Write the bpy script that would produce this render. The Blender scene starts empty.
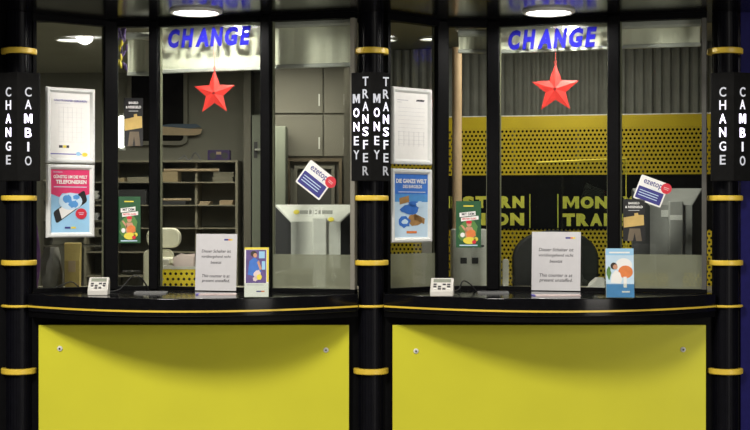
import bpy, bmesh, math, random
from mathutils import Matrix, Vector
random.seed(7)
SC = bpy.context.scene
COL = SC.collection
F = 1400.0            # focal length in pixels (750 px wide frame)
CAMY, CAMZ = -6.9, 1.5
HZ = 215.0
PI = math.pi

# ------------------------------------------------------------------ helpers
def W(px, py, d):
    """a place seen at pixel (px,py), d metres in front of the camera plane"""
    return Vector(((px-375)*d/F, CAMY+d, CAMZ+(HZ-py)*d/F))
def X(px, d): return (px-375)*d/F
def Z(py, d): return CAMZ+(HZ-py)*d/F

def mat(name, col, rough=.5, metal=0., var=.08, scale=30., bump=0., emit=None, estr=0., spec=.5, trans=0., coat=0.):
    m = bpy.data.materials.new(name); m.use_nodes = True
    nt = m.node_tree; nt.nodes.clear()
    out = nt.nodes.new('ShaderNodeOutputMaterial')
    b = nt.nodes.new('ShaderNodeBsdfPrincipled')
    nt.links.new(b.outputs[0], out.inputs[0])
    b.inputs['Roughness'].default_value = rough
    b.inputs['Metallic'].default_value = metal
    b.inputs['Specular IOR Level'].default_value = spec
    b.inputs['Coat Weight'].default_value = coat
    tc = nt.nodes.new('ShaderNodeTexCoord')
    no = nt.nodes.new('ShaderNodeTexNoise'); no.inputs['Scale'].default_value = scale
    no.inputs['Detail'].default_value = 3
    nt.links.new(tc.outputs['Object'], no.inputs['Vector'])
    rp = nt.nodes.new('ShaderNodeValToRGB')
    c = Vector(col)
    rp.color_ramp.elements[0].position = .3; rp.color_ramp.elements[1].position = .7
    rp.color_ramp.elements[0].color = (*(c*(1-var)), 1); rp.color_ramp.elements[1].color = (*(c*(1+var)), 1)
    nt.links.new(no.outputs['Fac'], rp.inputs[0]); nt.links.new(rp.outputs[0], b.inputs['Base Color'])
    if bump:
        bp = nt.nodes.new('ShaderNodeBump'); bp.inputs['Strength'].default_value = bump; bp.inputs['Distance'].default_value = .01
        nt.links.new(no.outputs['Fac'], bp.inputs['Height']); nt.links.new(bp.outputs[0], b.inputs['Normal'])
    if emit:
        b.inputs['Emission Color'].default_value = (*emit, 1); b.inputs['Emission Strength'].default_value = estr
    if trans:
        mx = nt.nodes.new('ShaderNodeMixShader'); tr = nt.nodes.new('ShaderNodeBsdfTransparent')
        mx.inputs[0].default_value = trans
        nt.links.new(b.outputs[0], mx.inputs[1]); nt.links.new(tr.outputs[0], mx.inputs[2]); nt.links.new(mx.outputs[0], out.inputs[0])
    return m

def glass_mat(name, refl=1.0, tint=(.93, .95, .93)):
    m = bpy.data.materials.new(name); m.use_nodes = True
    nt = m.node_tree; nt.nodes.clear()
    out = nt.nodes.new('ShaderNodeOutputMaterial')
    tr = nt.nodes.new('ShaderNodeBsdfTransparent'); tr.inputs[0].default_value = (*tint, 1)
    gl = nt.nodes.new('ShaderNodeBsdfGlossy'); gl.inputs['Roughness'].default_value = .03
    fr = nt.nodes.new('ShaderNodeFresnel'); fr.inputs[0].default_value = 1.45
    mu = nt.nodes.new('ShaderNodeMath'); mu.operation = 'MULTIPLY'; mu.inputs[1].default_value = refl
    ge = nt.nodes.new('ShaderNodeNewGeometry'); mr = nt.nodes.new('ShaderNodeMapRange')   # same index of refraction on both faces of the thin pane
    mr.inputs['To Min'].default_value = 1.45; mr.inputs['To Max'].default_value = 1/1.45
    nt.links.new(ge.outputs['Backfacing'], mr.inputs['Value']); nt.links.new(mr.outputs[0], fr.inputs[0])
    mx = nt.nodes.new('ShaderNodeMixShader')
    nt.links.new(fr.outputs[0], mu.inputs[0]); nt.links.new(mu.outputs[0], mx.inputs[0])
    nt.links.new(tr.outputs[0], mx.inputs[1]); nt.links.new(gl.outputs[0], mx.inputs[2]); nt.links.new(mx.outputs[0], out.inputs[0])
    return m

def perf_mat(name, col, pitch, rad, hole='open', rough=.4):
    """painted sheet punched with staggered round holes"""
    m = bpy.data.materials.new(name); m.use_nodes = True
    nt = m.node_tree; nt.nodes.clear(); N = nt.nodes.new; L = nt.links.new
    out = N('ShaderNodeOutputMaterial'); b = N('ShaderNodeBsdfPrincipled'); b.inputs['Roughness'].default_value = rough
    tc = N('ShaderNodeTexCoord'); sp = N('ShaderNodeSeparateXYZ'); L(tc.outputs['Object'], sp.inputs[0])
    def M(op, a, b_=None):
        n = N('ShaderNodeMath'); n.operation = op
        for i, v in enumerate((a, b_)):
            if v is None: continue
            if isinstance(v, (int, float)): n.inputs[i].default_value = v
            else: L(v, n.inputs[i])
        return n.outputs[0]
    u = M('DIVIDE', sp.outputs['X'], pitch); v = M('DIVIDE', sp.outputs['Z'], pitch)
    row = M('FLOOR', v); sh = M('MULTIPLY', row, .5); u2 = M('ADD', u, sh)
    fu = M('SUBTRACT', M('FRACT', u2), .5); fv = M('SUBTRACT', M('FRACT', v), .5)
    r = M('SQRT', M('ADD', M('MULTIPLY', fu, fu), M('MULTIPLY', fv, fv)))
    mask = M('LESS_THAN', r, rad)
    no = N('ShaderNodeTexNoise'); no.inputs['Scale'].default_value = 6; L(tc.outputs['Object'], no.inputs['Vector'])
    rp = N('ShaderNodeValToRGB'); c = Vector(col)
    rp.color_ramp.elements[0].color = (*(c*.85), 1); rp.color_ramp.elements[1].color = (*(c*1.1), 1)
    L(no.outputs['Fac'], rp.inputs[0]); L(rp.outputs[0], b.inputs['Base Color'])
    tr = N('ShaderNodeBsdfTransparent'); mx = N('ShaderNodeMixShader')
    L(mask, mx.inputs[0]); L(b.outputs[0], mx.inputs[1]); L(tr.outputs[0], mx.inputs[2]); L(mx.outputs[0], out.inputs[0])
    return m

def box(bm, x0, x1, y0, y1, z0, z1, M=None):
    vs = [bm.verts.new(((x0, x1)[i & 1], (y0, y1)[(i >> 1) & 1], (z0, z1)[(i >> 2) & 1])) for i in range(8)]
    for f in ((0, 1, 5, 4), (1, 3, 7, 5), (3, 2, 6, 7), (2, 0, 4, 6), (4, 5, 7, 6), (2, 3, 1, 0)):
        bm.faces.new([vs[i] for i in f])
    if M is not None:
        bmesh.ops.transform(bm, matrix=M, verts=vs)
    return vs
def prism_xz(bm, pts, y0, y1):
    """outline in the xz plane (front is -y), given real thickness"""
    a = [bm.verts.new((p[0], y0, p[1])) for p in pts]; b = [bm.verts.new((p[0], y1, p[1])) for p in pts]
    n = len(pts); bm.faces.new(a); bm.faces.new(b[::-1])
    for i in range(n): bm.faces.new((a[i], b[i], b[(i+1) % n], a[(i+1) % n]))
def prism_xy(bm, pts, z0, z1):
    a = [bm.verts.new((p[0], p[1], z0)) for p in pts]; b = [bm.verts.new((p[0], p[1], z1)) for p in pts]
    n = len(pts); bm.faces.new(a[::-1]); bm.faces.new(b)
    for i in range(n): bm.faces.new((a[i], a[(i+1) % n], b[(i+1) % n], b[i]))
def lathe(bm, prof, n=40, M=None, a0=0., a1=2*PI):
    full = abs(a1-a0-2*PI) < 1e-6
    rings = []
    for k in range(n if full else n+1):
        a = a0+(a1-a0)*k/n
        rings.append([bm.verts.new((r*math.cos(a), r*math.sin(a), z)) for r, z in prof])
    m = len(rings)
    for k in range(m if full else m-1):
        A, B = rings[k], rings[(k+1) % m]
        for i in range(len(prof)-1): bm.faces.new((A[i], B[i], B[i+1], A[i+1]))
    vs = [v for r in rings for v in r]
    bmesh.ops.remove_doubles(bm, verts=vs, dist=1e-6)
    if M is not None: bmesh.ops.transform(bm, matrix=M, verts=[v for v in vs if v.is_valid])
def disc_xz(bm, cx, cz, r, y0, y1, n=28, sx=1., sz=1.):
    prism_xz(bm, [(cx+r*sx*math.cos(2*PI*i/n), cz+r*sz*math.sin(2*PI*i/n)) for i in range(n)], y0, y1)
def tube(bm, path, r, n=10):
    path = [Vector(p) for p in path]; prev = None
    for i, p in enumerate(path):
        t = (path[min(i+1, len(path)-1)]-path[max(i-1, 0)]).normalized()
        u = t.cross(Vector((0, 0, 1)))
        if u.length < .05: u = t.cross(Vector((0, 1, 0)))
        u.normalize(); w = t.cross(u)
        ring = [bm.verts.new(p+r*(math.cos(2*PI*k/n)*u+math.sin(2*PI*k/n)*w)) for k in range(n)]
        if prev:
            for k in range(n): bm.faces.new((prev[k], prev[(k+1) % n], ring[(k+1) % n], ring[k]))
        else: bm.faces.new(ring)
        prev = ring
    bm.faces.new(prev[::-1])
def smooth_path(pts, k=8):
    P = [Vector(p) for p in pts]; out = []
    for i in range(len(P)-1):
        a, b, c, d = P[max(i-1, 0)], P[i], P[i+1], P[min(i+2, len(P)-1)]
        for j in range(k):
            t = j/k
            out.append(.5*((2*b)+(c-a)*t+(2*a-5*b+4*c-d)*t*t+(3*b-a-3*c+d)*t**3))
    out.append(P[-1]); return out
def rrect(x0, x1, z0, z1, r, n=5):
    pts = []
    for cx, cz, a in ((x1-r, z1-r, 0), (x0+r, z1-r, 90), (x0+r, z0+r, 180), (x1-r, z0+r, 270)):
        for i in range(n+1):
            t = math.radians(a+90*i/n); pts.append((cx+r*math.cos(t), cz+r*math.sin(t)))
    return pts
def rot2(pts, ang, c=(0, 0)):
    s, k = math.sin(ang), math.cos(ang)
    return [(c[0]+k*x-s*z, c[1]+s*x+k*z) for x, z in pts]

def obj(name, bm, m, parent=None, bevel=0., smooth=False, loc=None, rz=0.):
    bmesh.ops.recalc_face_normals(bm, faces=bm.faces)
    me = bpy.data.meshes.new(name); bm.to_mesh(me); bm.free()
    o = bpy.data.objects.new(name, me); COL.objects.link(o)
    if m: me.materials.append(m)
    if parent: o.parent = parent
    if loc is not None: o.location = loc
    o.rotation_euler.z = rz
    if smooth:
        for p in me.polygons: p.use_smooth = True
    if bevel:
        b = o.modifiers.new('Bevel', 'BEVEL'); b.width = bevel; b.segments = 3; b.limit_method = 'ANGLE'; b.angle_limit = .7
    if smooth or bevel:
        try: me.set_sharp_from_angle(angle=math.radians(35))
        except Exception: pass
    return o
def thing(name, label, cat, loc=(0, 0, 0), rz=0., group=None):
    o = bpy.data.objects.new(name, None); COL.objects.link(o); o.empty_display_size = .05
    o.location = loc; o.rotation_euler = (0, 0, rz); o['label'] = label; o['category'] = cat
    if group: o['group'] = group
    return o
def tag(o, label, cat, group=None):
    o['label'] = label; o['category'] = cat
    if group: o['group'] = group
    return o
def struct(o): o['kind'] = 'structure'; return o
def bmn(): return bmesh.new()

_tc = {}
def text_bm(s, w=None, h=None, off=0., shear=0., ex=.0006, space=1.):
    """lettering as a solid mesh, centred on the origin, facing -y"""
    key = (s, off, shear, space)
    if key not in _tc:
        cu = bpy.data.curves.new('lettering', 'FONT'); cu.body = s; cu.size = 1; cu.align_x = 'CENTER'
        cu.offset = off; cu.shear = shear; cu.resolution_u = 3; cu.space_line = .95; cu.space_character = space; cu.extrude = .5
        o = bpy.data.objects.new('lettering', cu); COL.objects.link(o)
        dg = bpy.context.evaluated_depsgraph_get()
        me = bpy.data.meshes.new_from_object(o.evaluated_get(dg))
        bpy.data.objects.remove(o); bpy.data.curves.remove(cu); _tc[key] = me
    bm = bmn(); bm.from_mesh(_tc[key])
    xs = [v.co.x for v in bm.verts]; ys = [v.co.y for v in bm.verts]
    cx, cy = (min(xs)+max(xs))/2, (min(ys)+max(ys))/2; ww, hh = max(xs)-min(xs), max(ys)-min(ys)
    sx = w/ww if w else None; sy = h/hh if h else None
    if sx is None: sx = sy
    if sy is None: sy = sx
    for v in bm.verts:
        x, y, z = v.co
        v.co = ((x-cx)*sx, -z*2*ex/1., (y-cy)*sy)
    return bm
def bold_m_bm(w, h, ex=.0012, flip=False, st=.24):
    pts = [(0, 0), (0, 1), (st*1.25, 1), (.5, .42), (1-st*1.25, 1), (1, 1), (1, 0), (1-st, 0), (1-st, .60), (.5, .04), (st, .60), (st, 0)]
    bm = bmesh.new(); prism_xz(bm, [((x-.5)*w, (.5-z if flip else z-.5)*h) for x, z in pts], -ex, ex)
    return bm
def text(name, s, m, parent, at=(0, 0, 0), rz=0., ry=0., **k):
    bm = bold_m_bm(k['w'], k['h'], k.get('ex', .001), s == 'W') if s in ('M', 'W') else text_bm(s, **k)
    M = Matrix.Translation(at) @ Matrix.Rotation(rz, 4, 'Z') @ Matrix.Rotation(ry, 4, 'Y')
    bmesh.ops.transform(bm, matrix=M, verts=bm.verts)
    return obj(name, bm, m, parent)

# ------------------------------------------------------------------ materials
BLACK = mat('black_powder_coat', (.0025, .0025, .003), .5, var=.2, spec=.06)
BLACKC = mat('black_column_paint', (.003, .003, .005), .4, var=.2, spec=.1)
GLOSSB = mat('black_gloss_laminate', (.004, .004, .005), .12, var=.2, spec=.3)
SOFF = mat('black_gloss_soffit', (.004, .004, .005), .16, var=.2, scale=8)
YELP = mat('yellow_acrylic_panel', (.60, .575, .035), .28, var=.03, scale=3, spec=.4)
YELR = mat('yellow_ring_paint', (.72, .50, .05), .4, var=.05)
YELS = mat('yellow_edge_strip', (.75, .52, .05), .4, var=.04)
GLASS = glass_mat('window_glass', .8)
FILM = mat('frosted_film', (.34, .33, .25), .6, var=.06, scale=12, trans=.45)
ACRYL = glass_mat('clear_acrylic', .8)
WHITE = mat('white_paper', (.80, .79, .77), .6, var=.02)
NOTEP = mat('notice_paper', (.56, .55, .57), .6, var=.02)
ALU = mat('silver_frame_aluminium', (.74, .75, .74), .38, .15, var=.04)
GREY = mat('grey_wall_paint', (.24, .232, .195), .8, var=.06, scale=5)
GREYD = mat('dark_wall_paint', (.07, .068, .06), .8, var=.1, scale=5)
CORR = mat('grey_corrugated_wall', (.19, .19, .17), .6, var=.12, scale=9)
CEIL = mat('ceiling_paint', (.42, .41, .33), .85, var=.04, scale=5)
FLOOR = mat('grey_floor_tiles', (.34, .33, .31), .4, var=.15, scale=4)
BLUEW = mat('dark_blue_panel', (.008, .007, .075), .6, var=.1, spec=.1)
BLIND = mat('cream_blind_fabric', (.72, .71, .58), .8, var=.04, scale=60)
BLINDB = mat('blind_bar_aluminium', (.55, .55, .52), .4, .3, var=.05)
BLUEL = mat('blue_vinyl_lettering', (.013, .012, .23), .9, var=.03, spec=0.)
RED = mat('red_star_foil', (.86, .050, .042), .45, var=.06, scale=40)
REDS = mat('red_cord', (.5, .06, .05), .6)
INK = mat('dark_ink', (.03, .03, .04), .6)
INKG = mat('grey_ink', (.52, .52, .55), .6)
INKB = mat('violet_ink', (.12, .10, .42), .6)
MAG = mat('magenta_print', (.62, .03, .13), .45, var=.04)
SKY = mat('light_blue_print', (.30, .55, .78), .45, var=.06, scale=8)
PALE = mat('pale_blue_print', (.52, .68, .82), .45, var=.05, scale=8)
BLUEP = mat('blue_print', (.04, .16, .55), .45, var=.1)
BLUE2 = mat('mid_blue_print', (.08, .28, .62), .45, var=.08)
NAVY = mat('navy_print', (.035, .035, .22), .45, var=.05)
ORANGE = mat('orange_print', (.70, .20, .05), .45, var=.1)
BROWN = mat('brown_print', (.36, .20, .07), .5, var=.15)
SKIN = mat('skin_tone_print', (.55, .28, .17), .5, var=.06)
HAIR = mat('dark_hair_print', (.03, .018, .012), .5)
GREEN = mat('green_leaflet_print', (.014, .085, .030), .45, var=.12, scale=14)
GREENL = mat('light_green_print', (.09, .22, .05), .45, var=.1)
YELT = mat('yellow_print', (.75, .62, .06), .5, var=.05)
REDP = mat('red_print', (.60, .02, .04), .45, var=.05)
GOLD = mat('gold_wallet_print', (.55, .38, .12), .5, var=.12, scale=20)
VIOL = mat('violet_print', (.10, .06, .22), .5, var=.2)
BLKP = mat('black_print', (.012, .012, .013), .4)
CREAM = mat('cream_plastic', (.86, .83, .68), .45, var=.04)
PLAST = mat('off_white_plastic', (.62, .60, .56), .4, var=.03)
KEYG = mat('dark_grey_plastic', (.05, .05, .055), .4)
LCD = mat('grey_green_display', (.25, .27, .22), .2)
SILV = mat('silver_plastic', (.70, .70, .66), .45, 0., var=.04)
RUB = mat('black_rubber', (.01, .01, .01), .5)
SHELF = mat('beige_shelf_board', (.29, .265, .20), .6, var=.05)
WOODD = mat('dark_wood', (.13, .10, .065), .5, var=.2, scale=10)
CAB = mat('grey_beige_cabinet', (.19, .178, .145), .6, var=.04, scale=4)
BEAD = mat('pale_glazing_bead', (.22, .215, .15), .5, var=.05)
LOGP = mat('grey_logo_plate', (.30, .30, .28), .5, var=.2, scale=120)
TRAYM = mat('dull_steel', (.20, .20, .20), .45, .3)
LOCK = mat('pale_green_locker', (.24, .26, .21), .5, var=.04)
TABL = mat('pale_table_ink', (.66, .66, .67), .6)
BANDB = mat('black_band_film', (.006, .006, .006), .8, var=.2, spec=.08)
CARD = mat('cardboard', (.42, .33, .20), .8, var=.08)
BEIGE = mat('beige_paper', (.55, .42, .28), .7, var=.05)
PINKP = mat('pinkish_tray_slab', (.68, .55, .54), .6, var=.04)
PURP = mat('purple_plastic', (.045, .018, .12), .35, var=.1)
BAG = mat('grey_plastic_bag', (.30, .29, .28), .4, var=.15, scale=14, bump=.5)
PURPC = mat('purple_cloth', (.09, .03, .13), .8, var=.2)
YELPAP = mat('yellow_paper_bag', (.58, .45, .16), .7, var=.08)
CHAIRB = mat('black_chair_mesh', (.012, .012, .013), .7, var=.2)
POLE = mat('warm_beige_post', (.58, .40, .25), .45, var=.05)
PERF = perf_mat('yellow_perforated_sheet', (.62, .46, .02), .0250, .31)
PERFB = perf_mat('yellow_perforated_crate', (.90, .70, .03), .030, .26)
YWALL = mat('yellow_sheet', (.62, .46, .02), .4, var=.08, scale=6)
YLET = mat('yellow_green_lettering', (.72, .70, .09), .5, var=.08)
LAMP = mat('lamp_diffuser', (.9, .9, .9), .5, emit=(1, .97, .92), estr=14)
LAMPI = mat('room_lamp_diffuser', (.9, .9, .9), .5, emit=(1, .97, .88), estr=3.5)
GLARE = mat('glare_glow', (.9, .9, .9), .5, emit=(1, .98, .9), estr=3)
L1 = mat('lit_letter', (.10, .10, .10), .6, emit=(.93, .93, 1), estr=.60)
L2 = mat('lit_letter_warm_up', (.10, .10, .10), .6, emit=(.93, .90, 1), estr=1.1)
L3 = mat('lit_letter_bright', (.10, .10, .10), .6, emit=(.88, .80, 1), estr=3.0)
L0 = mat('lit_letter_dim', (.10, .10, .10), .6, emit=(.9, .9, .95), estr=.36)

# ------------------------------------------------------------------ layout of the glazing
HTOP, HSOF, HSILL, HCT = .966, .997, -.365, -.385
nodesL = [(31, 6.93), (110.5, 7.2), (155, 7.2), (267, 7.0), (356, 6.87)]
nodesR = [(385, 6.93), (441, 7.2), (493.5, 7.2), (614, 7.0), (707, 6.87)]
def P2(n): return Vector((X(n[0], n[1]), CAMY+n[1]))
panes = []
for nd in (nodesL, nodesR):
    for i in range(4): panes.append((P2(nd[i]), P2(nd[i+1])))
def on_pane(k, px, py, off=0.):
    """place on pane k (1..8) seen at a pixel; off > 0 is on the customer side"""
    a, b = panes[k-1]; t = (b-a).normalized(); n = Vector((t.y, -t.x))       # n points to the customer
    a2 = a+n*off
    r = (px-375)/F                                                            # x = r*d
    # a2.x + s*t.x = r*(a2.y + s*t.y - CAMY)
    s = (r*(a2.y-CAMY)-a2.x)/(t.x-r*t.y)
    p = a2+t*s; d = p.y-CAMY
    return Vector((p.x, p.y, CAMZ+(HZ-py)*d/F)), math.atan2(t.y, t.x)
def span(k, px0, px1, off=0.):
    p, _ = on_pane(k, px0, HZ, off); q, _ = on_pane(k, px1, HZ, off); return (q.xy-p.xy).length
def hspan(k, px, py0, py1, off=0.):
    return abs(on_pane(k, px, py0, off)[0].z-on_pane(k, px, py1, off)[0].z)

# ------------------------------------------------------------------ the setting
def sbox(name, m, *a):
    bm = bmn(); box(bm, *a); return struct(obj(name, bm, m))
sbox('floor', FLOOR, -4.5, 4.5, -8.5, 4.2, -.1, 0)
sbox('ceiling', CEIL, -3.0, 3.0, .02, 4.0, CAMZ+1.066, CAMZ+1.166)
# soffit over the counters, with round cut-outs kept simple: the lamps sit just under it
bm = bmn(); box(bm, -3.2, 3.2, -.75, .02, CAMZ+HSOF, CAMZ+HSOF+.5)
# the part of the soffit between the column line and the recessed glazing
prism_xy(bm, [(-1.95, .0205), (1.95, .0205), (1.95, .36), (-1.95, .36)], CAMZ+HSOF, CAMZ+HSOF+.068)
struct(obj('soffit', bm, SOFF))
sbox('wall_back', GREY, -3.0, .0, 3.6, 3.7, 0, CAMZ+1.066)
# corrugated wall behind the right counter
bm = bmn(); a, b = W(384, HZ, 9.0), W(716, HZ, 8.55)
n = 150; lo = []; hi = []
for i in range(n+1):
    t = i/n; p = a.lerp(b, t); k = (0, .010, .012, .002)[i % 4] if (i//4) % 3 else (0, .014, .016, .004)[i % 4]
    lo.append(bm.verts.new((p.x, p.y-k, 0))); hi.append(bm.verts.new((p.x, p.y-k, CAMZ+1.06)))
for i in range(n): bm.faces.new((lo[i], lo[i+1], hi[i+1], hi[i]))
lb = bm.verts.new((a.x, a.y+.06, 0)); hb = bm.verts.new((a.x, a.y+.06, CAMZ+1.06)); lc = bm.verts.new((b.x, b.y+.06, 0)); hc = bm.verts.new((b.x, b.y+.06, CAMZ+1.06))
bm.faces.new((lb, hb, hc, lc))
struct(obj('wall_back_right', bm, CORR))
sbox('wall_left', GREY, -3.0, -2.9, .1, 3.6, 0, CAMZ+1.066)
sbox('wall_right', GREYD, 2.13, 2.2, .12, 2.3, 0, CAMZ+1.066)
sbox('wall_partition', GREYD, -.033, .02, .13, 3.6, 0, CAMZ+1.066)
# dark base wall under the glazing and black closing walls outside the bays
sbox('wall_front', BLACK, -3.0, 1.80, .0, .08, 0, CAMZ-.47)
sbox('wall_front_left', BLACK, -3.0, -1.79, .0, .08, CAMZ-.47, CAMZ+HSOF)
sbox('wall_front_right', BLUEW, 1.80, 3.0, -.01, .08, 0, CAMZ+HSOF)

# windows: eight panes in two bays that step back from the columns
mullw = {1: .070, 2: .050, 3: .052, 5: .066, 6: .064, 7: .060}
for k, (a, b) in enumerate(panes, 1):
    t = (b-a); L = t.length; rz = math.atan2(t.y, t.x)
    root = bpy.data.objects.new('window_%d' % k, None); COL.objects.link(root); struct(root)
    root.location = (a.x, a.y, CAMZ); root.rotation_euler.z = rz
    e0 = mullw.get(k-1, .02)/2; e1 = mullw.get(k, .02)/2
    bm = bmn(); box(bm, e0*.6, L-e1*.6, .000, .006, HSILL-.005, HTOP+.005); obj('pane', bm, GLASS, root)
    bm = bmn(); box(bm, 0, L, -.02, .03, HTOP, HSOF-.001); obj('top_rail', bm, BLACK, root)
    bm = bmn(); box(bm, 0, L, -.02, .03, HCT+.001, HSILL); obj('bottom_rail', bm, BLACK, root)
    if k in mullw:
        w = mullw[k]; bm = bmn()
        t2 = panes[k][1]-panes[k][0]; r2 = math.atan2(t2.y, t2.x); M = Matrix.Translation((L, 0, 0)) @ Matrix.Rotation((r2-rz)/2, 4, 'Z')
        box(bm, -w/2, w/2, -.030, .045, HCT+.001, HSOF-.001, M); obj('mullion', bm, BLACK, root, bevel=.006)
        for s in (-1, 1):
            bm = bmn(); a_ = s*(w/2+.003); box(bm, a_-.0028, a_+.0028, .008, .030, HCT+.002, HSOF-.002, M)
            obj('glazing_bead', bm, BEAD, root)
    else:
        bm = bmn(); box(bm, L-.024, L-.002, -.018, .03, HCT+.001, HSOF-.001); obj('jamb', bm, CAB if k == 4 else GREYD, root)
    if k in (1, 5):
        bm = bmn(); box(bm, .004, .022, -.018, .03, HCT+.001, HSOF-.001); obj('jamb', bm, BLACK, root)
    if k in (4, 5, 8):
        ztop = {1: 243, 4: 254.5, 5: 253.5, 8: 254.5}[k]
        zt = on_pane(k, {1: 70, 4: 315, 5: 412, 8: 660}[k], ztop)[0].z-CAMZ
        bm = bmn(); box(bm, e0+.004, L-e1-.004, .0065, .0085, HSILL+.001, zt)
        f = obj('frosted_film', bm, FILM, root); f['label'] = 'grey frosted film on lower glass'

# ------------------------------------------------------------------ columns with yellow rings
colx = [X(19, 6.9), X(371, 6.9), X(725, 6.9)]
collab = ['black round column with yellow rings at the left end', 'black round column with yellow rings between the two counters',
          'black round column with yellow rings at right end beside blue wall']
for cx, lab in zip(colx, collab):
    r = thing('column', lab, 'column', (cx, 0, 0), 0, 'black columns with yellow rings')
    bm = bmn()
    prof = []
    lathe(bm, [(.0005, .001), (.060, .001), (.060, CAMZ+HSOF-.001), (.0005, CAMZ+HSOF-.001)], 48)
    for i in range(24):   # shallow flutes
        a = 2*PI*i/24
        box(bm, -.0025, .0025, -.0625, -.058, .002, CAMZ+HSOF-.002, Matrix.Rotation(a, 4, 'Z'))
    obj('shaft', bm, BLACKC, r)
    for py, h in ((50, .028), (198, .025), (263, .025), (306.5, .011), (372, .027)):
        z = Z(py, 6.83); bm = bmn()
        R = .0865
        lathe(bm, [(.0615, z-h/2), (R-.003, z-h/2), (R, z-h/2+.004), (R, z+h/2-.004), (R-.003, z+h/2), (.0615, z+h/2), (.0615, z-h/2)], 56)
        obj('ring', bm, YELR, r, smooth=True)
        if py == 306.5: break
    z = Z(372, 6.83); h = .027; bm = bmn(); R = .0865
    lathe(bm, [(.0615, z-h/2), (R-.003, z-h/2), (R, z-h/2+.004), (R, z+h/2-.004), (R-.003, z+h/2), (.0615, z+h/2), (.0615, z-h/2)], 56)
    obj('ring', bm, YELR, r, smooth=True)

# ------------------------------------------------------------------ vertical light signs on the columns
CH = [('C', 92.5), ('H', 105.5), ('A', 119), ('N', 132.5), ('G', 146.5), ('E', 160)]
CA = [('C', 92.5), ('A', 105), ('M', 119), ('B', 133), ('I', 147), ('O', 161)]
MO = [('M', 99), ('O', 113), ('N', 127), ('E', 141), ('Y', 155)]
TR = [('T', 82), ('R', 94.5), ('A', 107), ('N', 119.5), ('S', 132), ('F', 145), ('E', 158), ('R', 171)]
def lm(py):
    if 112 <= py <= 137: return L3
    if 105 <= py < 112 or 137 < py <= 147: return L2
    return L0 if py > 165 else L1
def sign(px, faces, label):
    d = 6.79; cx = X(px, d)
    r = thing('vertical_light_sign', label, 'sign', (cx, d-CAMY*-1, CAMZ), 0, 'vertical light signs')
    r.location = (cx, CAMY+d, CAMZ)
    z0, z1 = (HZ-181)*d/F, (HZ-73)*d/F
    A = math.atan2(.045, .095)
    bm = bmn(); prism_xy(bm, [(-.095, .018), (-.095, -.008), (0, -.053), (.095, -.008), (.095, .018)], z0, z1)
    obj('housing', bm, BANDB, r, bevel=.002)
    bm = bmn(); box(bm, -.02, .02, .017, .055, (z0+z1)/2-.05, (z0+z1)/2+.05); obj('bracket', bm, BLACK, r)
    for side, cols in ((-1, faces[0]), (1, faces[1])):
        c = Vector((side*.0475, -.0305, 0)); rz = side*A
        t = Vector((math.cos(rz), math.sin(rz), 0)); nn = Vector((math.sin(rz), -math.cos(rz), 0))
        for off, word, sz in cols:
            for ch, py in word:
                p = c+t*off+nn*.0012; p.z = (HZ-py)*d/F
                h = sz*d/F
                text('letter', ch, lm(py), r, p, rz, h=h, w=h*{'I': .2, 'M': .86, 'E': .6, 'F': .58}.get(ch, .70), off=.012, ex=.0012)
    return r
sign(20, ([(0, CH, 9.3)], [(0, CA, 9.3)]), 'black vertical light sign reading CHANGE and CAMBIO on left column')
sign(371, ([(-.025, MO, 9.0), (.024, TR, 9.0)], [(-.022, MO, 9.0), (.027, TR, 9.0)]), 'black vertical light sign reading MONEY TRANSFER on middle column')
sign(731, ([(0, CH, 9.5)], [(.0, CA, 9.5)]), 'black vertical light sign reading CHANGE and CAMBIO on right column by blue wall')

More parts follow.
